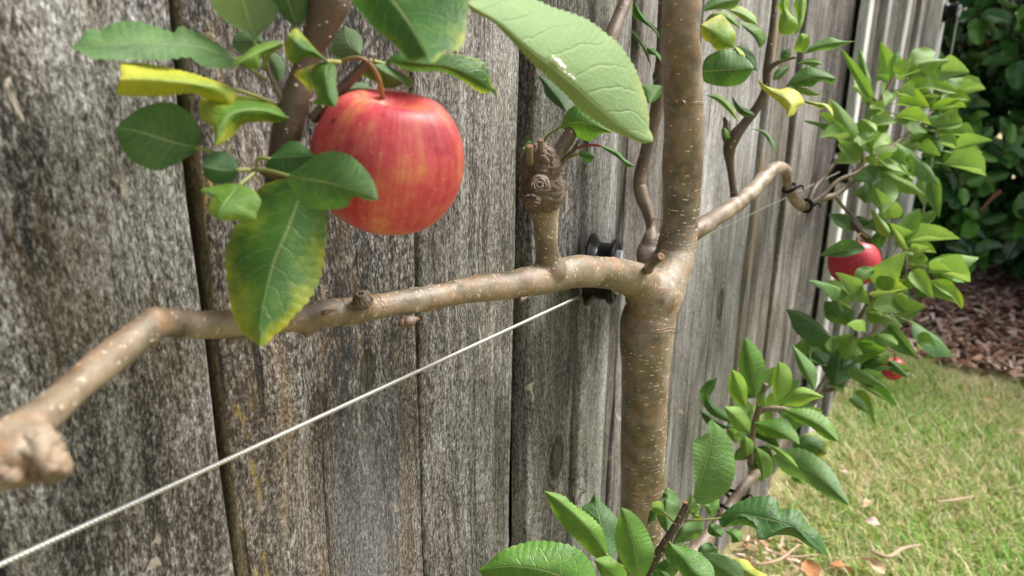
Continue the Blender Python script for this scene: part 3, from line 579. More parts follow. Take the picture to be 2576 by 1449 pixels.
shoot('R', 'D', [(410, 1385, 60, .89), (395, 1290, 52, .885), (378, 1150, 50, .88), (365, 1020, 78, .875), (385, 940, 92, .87), (470, 830, 66, .865), (560, 710, 62, .86), (612, 590, 56, .855), (620, 460, 52, .85), (640, 300, 46, .845), (660, 140, 42, .84), (676, -60, 38, .83), (690, -420, 34, .81), (700, -760, 20, .80)], (.3, .1, .1, .85), nl=30)
shoot('R2', 'D', [(618, 490, 40, .85), (660, 440, 36, .845), (720, 410, 26, .84), (815, 383, 18, .835)], (.5, 0, .2, .5))
shoot('R3', 'D', [(365, 960, 70, .875), (345, 900, 62, .87), (350, 830, 50, .87), (335, 790, 30, .87)], (.2, .2, .1, .95))
shoot('Q', 'D', [(905, 1375, 46, 1.07), (1000, 1310, 34, 1.08), (1100, 1215, 28, 1.09), (1250, 1140, 26, 1.10), (1260, 1000, 24, 1.10), (1250, 860, 28, 1.10), (1330, 760, 30, 1.10), (1400, 650, 28, 1.10), (1450, 570, 24, 1.10), (1490, 505, 18, 1.10)], (.75, 0, .3, .4))
shoot('Q2', 'D', [(1250, 1140, 26, 1.10), (1420, 1020, 24, 1.12), (1580, 890, 22, 1.14), (1700, 780, 20, 1.15), (1830, 650, 18, 1.16), (1900, 600, 12, 1.16)], (.3, .1, .7, .1))
shoot('Q3', 'D', [(890, 1400, 40, 1.07), (930, 1290, 50, 1.10), (980, 1220, 34, 1.12), (1070, 1110, 30, 1.16), (1140, 1040, 28, 1.18)], (.3, .4, .1, .5))
shoot('Q4', 'D', [(1085, 1325, 26, 1.11), (1130, 1390, 24, 1.12), (1180, 1440, 22, 1.13), (1260, 1540, 26, 1.13)], (.6, 0, .5, .2))
shoot('Y', 'H', [(1130, 120, 26, 1.12), (1190, 200, 40, 1.12), (1250, 250, 60, 1.12), (1310, 330, 44, 1.12), (1320, 430, 30, 1.12)], (.5, 0, .1, .7))
shoot('W', 'H', [(930, 1236, 30, 1.18), (1050, 1205, 30, 1.165), (1120, 1110, 30, 1.14), (1160, 940, 28, 1.12), (1175, 800, 26, 1.11), (1220, 700, 26, 1.10), (1275, 610, 24, 1.09), (1310, 545, 18, 1.09)], (.4, 0, .4, .4))
shoot('W2', 'H', [(1160, 930, 26, 1.12), (1300, 830, 24, 1.12), (1440, 640, 22, 1.12), (1490, 430, 20, 1.12), (1470, 300, 16, 1.12)], (.4, 0, .5, .3))
shoot('V', 'G', [(1905, 700, 40, 1.0), (1890, 560, 46, .94), (1900, 430, 44, .93), (1930, 300, 44, .92), (1960, 180, 34, .91), (1995, 60, 40, .90)], (.4, .1, .3, .5))
shoot('V2', 'G', [(1935, 270, 40, .92), (1990, 235, 36, .915), (2060, 230, 40, .91), (2130, 232, 30, .905), (2230, 250, 22, .90)], (.4, .1, .7, .1))
TWB = shoot('X', 'G', [(1150, 1520, 66, .615), (1200, 1381, 66, .612), (1250, 1240, 64, .61), (1300, 1170, 76, .608), (1345, 1090, 56, .606), (1400, 1000, 54, .604), (1452, 885, 42, .602)], (.35, .05, .10, .80), nl=60)
c = MB().lathe([(.0030, 0), (.0026, .0004), (0, .0002)], pt(*P('G', 1453, 880), .602), unit(pt(*P('G', 1453, 880), .602) - pt(*P('G', 1400, 1000), .604)), 10).mesh('cut_end'); place('cut_end', c, plain('fresh_cut', (.42, .22, .10), .8), TW['X'])
la2 = shoot('LA', 'P', [(1618, 1560, 50, .80), (1690, 1450, 42, .81), (1760, 1375, 38, .84), (1817, 1299, 27, .87), (1870, 1225, 25, .91), (1913, 1178, 24, .96), (1985, 1085, 26, 1.06), (2060, 985, 20, 1.18), (2115, 880, 16, 1.2)], (.2, .1, .55, .35), name='lower_branch', nl=40)
# black ties
def tie(label, c, ax, R):
    t = MB(); t.ring(c, ax, R, .0022, 22, 6); ax = unit(ax); e = c + np.array((0, -R, 0)); t.tube([e, e + (.006, -.006, .004), e + (.012, -.008, -.003)], [.0016, .0014, .0008], nseg=6)
    o = place('branch_tie', t.mesh('branch_tie'), M_BLACK); o['label'] = label; o['category'] = 'tie'; o['group'] = 'black ties holding branches to the wires'
tie('black tie round the crook of the right-hand branch', pt(*P('D', 770, 1265), 1.035), np.array(ra_p[11]) - np.array(ra_p[12]), .0085)
tie('black tie round the lower end of the crook beside the pink twigs', pt(*P('D', 885, 1385), 1.065), np.array(ra_p[15]) - np.array(ra_p[13]), .0085)
tie('upper black tie on the low grey branch behind the bottom leaves', pt(*P('G', 1782, 828), .905), np.array((.8, 0, .5)), .0105)
tie('lower black tie on the low grey branch behind the bottom leaves', pt(*P('G', 1700, 925), .872), np.array((.8, 0, .5)), .0105)

# ------------------------------------------------------------------ leaves shaped one by one
def shaped_leaf(key, f, E1, Mi, E2, d0, d1, bow=0.0, e1=0.0, e2=0.0, color=(.3, 0, 0, 0), pet=None, n=61, wave=0.0, roll=None, stalk=None, serr=1.0, droop=0.0):
    """edge, midrib, edge run from stalk to tip; d0..d1 distance, bow/e1/e2 how far midrib and edges curve away"""
    def prep(q): return resample(catmull([P(f, *a) for a in q], 8), n)
    a, m, b = prep(E1), prep(Mi), prep(E2); L = np.linalg.norm(np.diff(m, axis=0), axis=1).sum()
    t = np.linspace(0, 1, n); bell = np.sin(math.pi * np.clip(t, 0, 1)) ** .7; saw = (np.arange(n) % 3) / 2.0; saw = np.where(saw == 0, 0, saw - .35) * .020 * L * bell * serr
    def out(e):
        d = e - m; l = np.linalg.norm(d, axis=1)[:, None] + 1e-6; return e + d / l * saw[:, None]
    a, b = out(a), out(b); dm = d0 + (d1 - d0) * t + bow * 4 * t * (1 - t) + droop * t ** 3
    ph = rng.uniform(0, 6.28, 2); wv = wave * bell
    da = dm + e1 * bell + wv * np.sin(t * 13 + ph[0]); db = dm + e2 * bell + wv * np.sin(t * 12 + ph[1])
    ss = np.array([1, .93, .78, .58, .36, .16, .05]); cols = []
    for s_ in ss: cols.append((m + (a - m) * s_, dm + (da - dm) * s_ ** 1.6, .5 - .5 * s_))
    cols.append((m, dm, .5))
    for s_ in ss[::-1]: cols.append((m + (b - m) * s_, dm + (db - dm) * s_ ** 1.6, .5 + .5 * s_))
    if roll:                                       # edge rolled under: shows its pale underside
        rb = prep(roll[0]); 
        for s_ in (.3, .65, 1.0): cols.append((b + (rb - b) * s_, db + roll[1] * (s_ ** .6), 1 - .15 * s_))
    nc = len(cols); V = []; UVc = []
    for i in range(n):
        for xy, dd, v in cols: V.append(pt(xy[i, 0], xy[i, 1], dd[i])); UVc.append((t[i], v))
    Fc = [(i * nc + k, i * nc + k + 1, (i + 1) * nc + k + 1, (i + 1) * nc + k) for i in range(n - 1) for k in range(nc - 1)]
    q = Fc[(n // 2) * (nc - 1) + 6]; nn = np.cross(V[q[1]] - V[q[0]], V[q[3]] - V[q[0]])
    if nn @ (CAM - V[q[0]]) < 0: Fc = [x[::-1] for x in Fc]
    nleaf = len(Fc)
    if pet:
        pp = [pt(*P(f, *x[:2]), x[2]) for x in pet] + [pt(m[0, 0], m[0, 1], d0), pt(m[3, 0], m[3, 1], dm[3] + .0006)]
        tv, tf = tube_vf(pp, [.0011] + [.0009] * (len(pp) - 2) + [.0005], nseg=7, m=4, base=len(V)); V += tv; Fc += tf; UVc += [(0, .5)] * len(tv)
    me = mesh_from('leaf', V, Fc); uvl = me.uv_layers.new(name='UVMap'); li = np.empty(len(me.loops), int); me.loops.foreach_get('vertex_index', li)
    uvl.data.foreach_set('uv', np.array(UVc, np.float32)[li].ravel())
    me.materials.append(M_LEAF); me.materials.append(stalk or M_STALK)
    if pet: mi = np.zeros(len(me.polygons), np.int32); mi[nleaf:] = 1; me.polygons.foreach_set('material_index', mi)
    return place('leaf', me, [], TW[key], color)
SL = shaped_leaf
# --- left shoot above the branch
SL('U', 'A', [(1510, 480), (1380, 370), (1200, 270), (1040, 215), (1010, 262), (950, 250), (800, 200), (650, 170), (480, 195), (425, 240), (300, 240), (230, 330), (165, 385)], [(1510, 480), (1360, 425), (1220, 375), (900, 345), (600, 350), (350, 372), (165, 385)],
   [(1510, 480), (1470, 535), (1320, 540), (1200, 510), (1120, 455), (950, 470), (700, 475), (420, 470), (300, 445), (230, 405), (165, 385)], .356, .298, -.010, .012, -.004, (.30, .04, 0, .25), [(1740, 640, .357), (1620, 560, .357)], wave=.002)
SL('U', 'A', [(1500, 715), (1300, 640), (1100, 580), (900, 535), (750, 510), (600, 505), (560, 520), (572, 580), (562, 640)], [(1500, 720), (1300, 690), (1000, 655), (800, 640), (650, 640), (562, 640)], [(1500, 720), (1480, 820), (1440, 850), (1250, 790), (1150, 745), (900, 770), (700, 770), (545, 752), (562, 640)],
   .340, .300, -.006, .010, .012, (.80, .78, .12, 0), [(1850, 860, .362), (1680, 780, .350)], wave=.002)
SL('U', 'A', [(1940, 950), (1800, 840), (1550, 770), (1350, 800), (1215, 800), (1220, 960), (1310, 1020), (1330, 1175)], [(1940, 955), (1700, 880), (1480, 905), (1370, 1020), (1330, 1175)], [(1940, 960), (1860, 985), (1700, 975), (1560, 990), (1480, 1080), (1400, 1140), (1330, 1175)],
   .360, .325, -.008, .010, .010, (.62, .48, .10, .0), [(1985, 990, .366)], wave=.002)
SL('N', 'A', [(1190, 1190), (1205, 1080), (1150, 950), (1050, 860), (930, 820), (800, 845), (690, 890), (600, 960), (525, 1030)], [(1190, 1190), (1000, 1145), (800, 1080), (640, 1040), (525, 1030)], [(1190, 1190), (1080, 1280), (950, 1345), (880, 1370), (750, 1340), (640, 1270), (570, 1170), (525, 1030)],
   .340, .308, .004, -.006, .004, (.20, .03, .04, .2), [(1500, 1330, .345), (1310, 1222, .342)])
SL('N', 'I', [(270, 140), (250, 70), (190, 20), (110, 10), (40, 50), (20, 120)], [(270, 140), (150, 135), (20, 120)], [(270, 140), (250, 200), (190, 230), (100, 230), (40, 190), (20, 120)], .338, .328, .002, .003, .003, (.18, .02, 0, .05), [(345, 138, .345)])
SL('U', 'A', [(1650, 350), (1610, 270), (1500, 220), (1370, 130), (1300, 20), (1290, -100), (1500, -240)], [(1650, 350), (1620, 230), (1570, 60), (1540, -60), (1500, -240)], [(1650, 350), (1690, 260), (1780, 190), (1830, 110), (1840, 60), (1790, -80), (1500, -240)], .352, .33, .004, .004, .003, (.16, 0, 0, .85), [(1750, 480, .353)])
SL('U', 'A', [(1730, 350), (1680, 280), (1560, 248), (1495, 275), (1465, 330)], [(1730, 350), (1600, 320), (1465, 330)], [(1730, 350), (1640, 420), (1540, 420), (1480, 380), (1465, 330)], .368, .374, 0, .004, .002, (.12, 0, 0, .3))
SL('U', 'A', [(1870, 345), (1800, 325), (1650, 370), (1560, 440), (1490, 480), (1465, 570)], [(1870, 350), (1740, 395), (1640, 430), (1550, 480), (1465, 570)], [(1870, 360), (1760, 420), (1700, 470), (1680, 545), (1600, 545), (1530, 520), (1465, 570)], .345, .33, -.004, .006, .006, (.85, .15, 0, .2), [(1720, 560, .354), (1760, 440, .349), (1850, 370, .346)])
SL('U', 'A', [(1740, 420), (1740, 520), (1780, 610), (1850, 670)], [(1740, 420), (1810, 540), (1850, 670)], [(1740, 420), (1830, 430), (1890, 520), (1885, 600), (1850, 670)], .366, .372, 0, .004, .004, (.10, 0, 0, .5))
SL('L', 'A', [(1990, 230), (1900, 150), (1800, 30), (1770, -60), (1850, -200)], [(1990, 230), (1945, 100), (1900, -60), (1850, -200)], [(1990, 230), (2050, 150), (2080, 0), (2010, -140), (1850, -200)], .352, .335, .002, .004, .003, (.14, 0, 0, .2), [(2060, 330, .357)])
SL('L', 'B', [(420, 490), (330, 400), (250, 310), (170, 230), (100, 280)], [(420, 490), (320, 420), (220, 380), (100, 280)], [(420, 490), (320, 460), (240, 455), (180, 500), (110, 490), (80, 400), (100, 280)], .330, .322, -.004, .008, .006, (.42, .42, .30, 0), [(520, 500, .345)])
SL('L', 'B', [(430, 490), (330, 520), (290, 590), (315, 700), (340, 780), (300, 830), (380, 842), (475, 860)], [(430, 490), (415, 600), (430, 740), (475, 860)], [(430, 490), (490, 540), (490, 680), (505, 760), (500, 830), (475, 860)], .330, .318, -.003, .008, .003, (.40, .12, .62, 0), [(520, 500, .345)])
SL('L', 'B', [(400, 500), (250, 540), (150, 590), (230, 680), (290, 745)], [(400, 500), (310, 580), (290, 745)], [(400, 500), (350, 600), (315, 700), (290, 745)], .333, .335, 0, .004, .0, (.5, .55, .75, .2))
SL('L', 'B', [(700, -270), (560, -100), (620, 0), (720, 130), (830, 250), (950, 340), (1030, 430), (1080, 480), (1150, 487), (1200, 462), (1240, 492)], [(700, -270), (900, -60), (1080, 180), (1180, 360), (1240, 492)], [(700, -270), (1200, -280), (1500, -120), (1560, 0), (1540, 150), (1530, 290), (1480, 400), (1370, 412), (1290, 495), (1240, 492)],
   .30, .255, .010, .014, .006, (.26, .20, .05, .0), [(560, -120, .35), (620, -240, .32)])
SL('L2', 'B', [(880, 510), (930, 460), (1030, 425), (1200, 455), (1400, 435), (1560, 455), (1680, 500), (1730, 600), (1742, 680), (1780, 720), (1785, 790)], [(880, 510), (1030, 490), (1200, 515), (1400, 540), (1600, 620), (1720, 705), (1785, 790)], [(880, 510), (960, 512), (1060, 560), (1180, 572), (1300, 567), (1400, 590), (1530, 660), (1640, 735), (1700, 750), (1760, 730), (1785, 790)],
   .372, .392, -.012, .004, .014, (.34, .28, .10, .0), [(760, 480, .36)], wave=.002)
SL('L2', 'B', [(690, 440), (600, 470), (500, 460), (450, 400), (480, 300), (560, 210)], [(690, 440), (600, 350), (560, 210)], [(690, 440), (705, 350), (690, 290), (640, 240), (560, 210)], .374, .386, 0, .004, .003, (.10, 0, 0, .5))
SL('L2', 'B', [(720, 450), (850, 490), (1000, 580), (1100, 630), (1110, 690), (1080, 710)], [(720, 450), (850, 560), (980, 630), (1080, 710)], [(720, 450), (690, 560), (690, 605), (780, 640), (900, 705), (1000, 690), (1040, 660), (1080, 710)], .362, .372, 0, .008, .006, (.26, .22, .1, .2))
SL('L2', 'B', [(515, 745), (600, 690), (680, 660), (740, 680), (790, 715)], [(515, 745), (650, 705), (790, 715)], [(515, 745), (620, 738), (700, 752), (790, 715)], .376, .386, 0, .003, .003, (.12, 0, 0, .4))
# --- spray of leaves in front of the apple
SL('N', 'I', [(480, 60), (540, 15), (600, -45), (680, -62), (760, -10), (830, 45)], [(480, 60), (620, 45), (740, 40), (830, 45)], [(480, 60), (480, 120), (560, 172), (650, 175), (740, 110), (830, 45)], .348, .345, 0, .004, .003, (.24, .04, 0, 0), [(400, 120, .350), (410, 60, .349)], stalk=M_STALK)
SL('N', 'I', [(600, 175), (660, 150), (760, 80), (850, 25), (940, 10), (1040, 30), (1110, 80), (1170, 140), (1220, 210), (1245, 280), (1262, 355)], [(600, 175), (760, 205), (950, 240), (1100, 290), (1262, 355)], [(600, 175), (650, 270), (710, 370), (780, 410), (860, 420), (980, 410), (1048, 390), (1062, 348), (1110, 325), (1170, 350), (1262, 355)],
   .338, .318, -.006, .004, .008, (.30, .10, .03, .12), [(380, 140, .350), (480, 145, .344)], wave=.001)
SL('N', 'I', [(285, 240), (200, 235), (100, 255), (10, 275), (20, 302), (70, 285), (92, 312), (60, 400), (80, 460), (120, 482)], [(285, 240), (220, 320), (160, 400), (120, 482)], [(285, 240), (360, 270), (420, 330), (430, 380), (400, 440), (390, 490), (300, 490), (180, 496), (120, 482)], .340, .326, -.004, .004, .006, (.70, .34, .10, 0), [(385, 160, .348)], stalk=M_STALK)
SL('L', 'I', [(660, 190), (520, 220), (430, 260), (390, 350), (310, 490), (250, 540), (210, 650), (185, 740), (190, 880), (205, 1000), (220, 1080), (238, 1180), (270, 1230), (300, 1290), (370, 1340), (420, 1388)], [(660, 190), (720, 290), (690, 390), (610, 600), (530, 780), (480, 970), (435, 1180), (420, 1388)],
   [(660, 190), (790, 300), (880, 430), (887, 560), (875, 720), (850, 880), (800, 1000), (740, 1090), (650, 1180), (600, 1250), (520, 1310), (480, 1360), (420, 1388)], .352, .322, -.004, .014, .012, (.42, .42, .16, 0), wave=.003)
# --- large leaf hanging in front of the trunk, sky light painted in as paleness
SL('L', 'C', [(-60, 30), (-20, 85), (150, 180), (300, 330), (450, 490), (560, 590), (700, 720), (850, 880), (1000, 990), (1100, 1050), (1250, 1110), (1350, 1150), (1430, 1140)], [(-60, 30), (200, 195), (400, 370), (600, 530), (800, 690), (960, 830), (1150, 1000), (1300, 1100), (1430, 1140)],
   [(-60, 30), (-40, -60), (100, -120), (300, -100), (500, 0), (600, 50), (750, 100), (860, 140), (950, 190), (1050, 270), (1150, 350), (1240, 470), (1300, 580), (1350, 720), (1385, 830), (1402, 960), (1400, 1030), (1432, 1100), (1430, 1140)], .318, .395, -.006, .012, .020, (.62, .20, .14, 1.0), [(-1000, -250, .335), (-500, -160, .325), (-200, -40, .32)], n=121, serr=.55)
# --- spur with the knob
SL('K', 'C', [(690, 1020), (720, 930), (800, 850), (900, 880), (1010, 960), (1110, 1070)], [(690, 1020), (800, 985), (950, 1000), (1110, 1070)], [(690, 1020), (760, 1070), (870, 1120), (930, 1130), (1000, 1082), (1060, 1070), (1110, 1070)], .515, .50, -.006, .006, .010, (.55, .12, .18, 0), [(550, 1150, .525), (590, 1085, .52)])
SL('K', 'C', [(740, 905), (640, 830), (570, 760), (550, 690), (515, 620), (510, 600)], [(740, 905), (680, 800), (600, 700), (510, 600)], [(740, 905), (795, 850), (740, 760), (650, 690), (560, 620), (510, 600)], .535, .555, 0, .006, .006, (.10, 0, 0, 0))
SL('K2', 'C', [(1000, 1170), (1060, 1178), (1150, 1218), (1205, 1275), (1250, 1308), (1290, 1340)], [(1000, 1170), (1060, 1195), (1140, 1235), (1210, 1300), (1290, 1340)], [(1000, 1170), (1060, 1212), (1130, 1255), (1200, 1312), (1220, 1342), (1290, 1340)], .50, .495, 0, .006, .006, (.32, .05, .25, 0), [(810, 1195, .515), (900, 1168, .507)], stalk=M_REDSTALK)
SL('K2', 'C', [(820, 1240), (870, 1215), (930, 1230), (965, 1265)], [(820, 1240), (890, 1250), (965, 1265)], [(820, 1240), (870, 1272), (910, 1305), (940, 1300), (965, 1265)], .508, .50, 0, .004, .004, (.25, 0, .05, 0), [(740, 1275, .52)])
SL('K2', 'C', [(390, 1195), (400, 1160), (430, 1130), (462, 1138)], [(390, 1195), (425, 1165), (462, 1138)], [(390, 1195), (430, 1185), (455, 1160), (462, 1138)], .525, .525, 0, .002, .002, (.5, .1, .1, 0), [(385, 1245, .53)])
# --- leaves on the shoot behind the trunk
SL('T', 'C', [(1490, 330), (1440, 250), (1380, 200), (1300, 150), (1240, 100), (1250, 40), (1280, 10)], [(1490, 330), (1430, 225), (1340, 130), (1280, 10)], [(1490, 330), (1500, 270), (1430, 200), (1380, 150), (1330, 90), (1280, 10)], .735, .71, 0, .01, .01, (.35, .08, 0, 0))
SL('T', 'C', [(1420, 540), (1370, 430), (1320, 340), (1250, 290), (1210, 195)], [(1420, 540), (1380, 430), (1340, 350), (1280, 280), (1210, 195)], [(1420, 540), (1392, 430), (1362, 370), (1305, 270), (1210, 195)], .74, .72, 0, .012, .006, (.35, .1, 0, .3))
SL('T', 'C', [(1510, 520), (1460, 450), (1390, 430), (1385, 380)], [(1510, 520), (1450, 430), (1385, 380)], [(1510, 520), (1517, 460), (1440, 390), (1385, 380)], .735, .73, 0, .005, .005, (.40, .1, 0, 0))
SL('T', 'C', [(1510, 690), (1430, 680), (1350, 690), (1360, 760), (1400, 835)], [(1510, 690), (1450, 740), (1400, 835)], [(1510, 690), (1495, 760), (1450, 810), (1400, 835)], .73, .72, 0, .005, .005, (.45, .1, 0, 0))
SL('T', 'C', [(1440, 660), (1430, 600), (1470, 560), (1515, 560)], [(1440, 660), (1470, 610), (1515, 560)], [(1440, 660), (1500, 660), (1520, 620), (1515, 560)], .74, .74, 0, .005, .005, (.2, .1, 0, 0))
# --- shoot to the right of the trunk
DL = [('R', [(180, 80), (230, 0), (330, -50), (450, -20)], [(180, 80), (300, 20), (450, -20)], [(180, 80), (280, 60), (380, 60), (420, 30), (450, -20)], .80, .80, (.35, .02, 0, .4)),
 ('R', [(440, 190), (400, 120), (340, 80), (250, 90), (200, 140)], [(440, 190), (350, 115), (270, 115), (200, 140)], [(440, 190), (380, 160), (340, 135), (270, 150), (200, 140)], .82, .80, (.6, .35, 0, 0)),
 ('R', [(395, 318), (412, 240), (380, 180), (320, 100), (250, 120), (180, 165)], [(395, 318), (300, 240), (180, 165)], [(395, 318), (290, 337), (240, 290), (190, 262), (178, 215), (180, 165)], .80, .78, (.70, .52, .22, 0)),
 ('R', [(180, 470), (200, 400), (250, 360), (340, 330), (430, 355), (490, 400), (525, 440), (530, 462)], [(180, 480), (330, 470), (450, 462), (530, 462)], [(180, 490), (200, 550), (280, 575), (370, 580), (450, 560), (500, 510), (530, 462)], .79, .77, (.24, .03, 0, .05)),
 ('R', [(555, 480), (480, 440), (430, 380), (410, 310)], [(555, 480), (490, 390), (410, 310)], [(555, 480), (545, 400), (510, 340), (460, 305), (410, 310)], .84, .83, (.12, 0, 0, .1)),
 ('R', [(400, 310), (390, 350), (430, 380), (465, 410)], [(400, 310), (430, 355), (465, 410)], [(400, 310), (440, 330), (472, 370), (465, 410)], .79, .78, (.8, .6, .1, .3)),
 ('R', [(560, 170), (540, 110), (480, 60), (430, 40), (350, 60)], [(560, 170), (460, 100), (350, 60)], [(560, 170), (480, 150), (430, 120), (350, 60)], .85, .84, (.8, .4, 0, .5)),
 ('R', [(570, 325), (540, 260), (480, 200), (435, 150)], [(570, 325), (545, 240), (435, 150)], [(570, 325), (602, 290), (613, 250), (580, 190), (500, 160), (435, 150)], .835, .82, (.42, .22, 0, 0)),
 ('R', [(710, 228), (695, 180), (710, 80), (690, 40), (740, -40)], [(710, 228), (750, 130), (735, 40), (740, -40)], [(710, 228), (780, 230), (827, 180), (820, 130), (772, 80), (770, 0), (740, -40)], .80, .79, (1.0, .12, 0, 0)),
 ('R', [(795, 250), (828, 150), (800, 30), (860, -40)], [(795, 250), (850, 110), (860, -40)], [(795, 250), (852, 180), (882, 60), (885, 0), (860, -40)], .82, .81, (.95, .05, 0, .3)),
 ('R2', [(798, 342), (820, 270), (850, 225), (908, 235)], [(798, 342), (850, 280), (908, 235)], [(798, 342), (870, 347), (905, 300), (908, 235)], .82, .81, (1.0, .15, 0, 0)),
 ('R2', [(870, 362), (930, 300), (1040, 252), (1120, 272), (1215, 275)], [(870, 362), (960, 315), (1080, 288), (1215, 275)], [(870, 362), (960, 342), (1060, 328), (1140, 298), (1215, 275)], .82, .80, (.36, .02, .05, .3)),
 ('R2', [(710, 412), (715, 350), (775, 322)], [(710, 412), (745, 365), (775, 322)], [(710, 412), (775, 390), (775, 322)], .835, .83, (.25, .0, 0, 0)),
 ('R', [(780, 440), (700, 460), (665, 500), (660, 540)], [(780, 440), (710, 490), (660, 540)], [(780, 440), (740, 500), (700, 532), (660, 540)], .83, .82, (.25, 0, 0, .3)),
 ('R2', [(745, 585), (800, 510), (880, 453), (960, 460), (1030, 490), (1090, 530)], [(745, 585), (860, 530), (980, 515), (1090, 530)], [(745, 585), (850, 582), (920, 582), (970, 547), (1030, 552), (1052, 572), (1090, 530)], .81, .79, (.26, .02, 0, .1)),
 ('R2', [(820, 428), (880, 400), (950, 395), (1000, 432)], [(820, 428), (910, 415), (1000, 432)], [(820, 428), (900, 440), (935, 465), (955, 440), (1000, 432)], .82, .80, (.5, .05, 0, .3)),
 ('R', [(558, 536), (580, 590), (640, 640), (700, 690), (745, 740), (750, 792)], [(558, 536), (650, 610), (740, 660), (785, 715), (750, 792)], [(558, 536), (620, 580), (700, 600), (760, 590), (830, 620), (872, 690), (830, 720), (800, 772), (750, 792)], .80, .775, (.55, .92, .18, .1)),
 ('R', [(770, 592), (860, 588), (930, 613), (990, 640)], [(770, 595), (880, 612), (990, 640)], [(770, 600), (880, 640), (940, 643), (990, 640)], .805, .80, (.8, .2, 0, 0)),
 ('R', [(870, 672), (950, 688), (1020, 700), (1060, 740), (1065, 782)], [(870, 680), (950, 700), (1010, 715), (1065, 782)], [(870, 692), (940, 712), (980, 732), (1030, 722), (1065, 782)], .81, .80, (.5, .62, .2, 0)),
 ('R', [(205, 640), (300, 640), (370, 700), (410, 770), (430, 822)], [(205, 640), (290, 660), (360, 720), (430, 822)], [(205, 640), (270, 672), (350, 742), (400, 792), (430, 822)], .80, .80, (.45, .42, 0, .1)),
 ('R', [(545, 780), (500, 740), (420, 700), (385, 650)], [(545, 780), (460, 740), (385, 650)], [(545, 780), (460, 782), (400, 722), (385, 650)], .83, .83, (.14, 0, 0, 0)),
 ('R', [(505, 865), (580, 890), (630, 950), (655, 1000), (660, 1032)], [(505, 865), (590, 885), (640, 940), (660, 1032)], [(505, 865), (600, 878), (652, 930), (680, 980), (660, 1032)], .84, .82, (.25, 0, 0, .2)),
 ('R3', [(345, 940), (310, 880), (335, 855)], [(345, 940), (335, 890), (335, 855)], [(345, 940), (390, 925), (335, 855)], .86, .86, (.5, .1, 0, 0))]
for k, a, m, b, d0, d1, c in DL: SL(k, 'D', a, m, b, d0, d1, -.004, .010, .012, (min(1, c[0] * 1.05 + .10), *c[1:]), n=43, wave=.002)
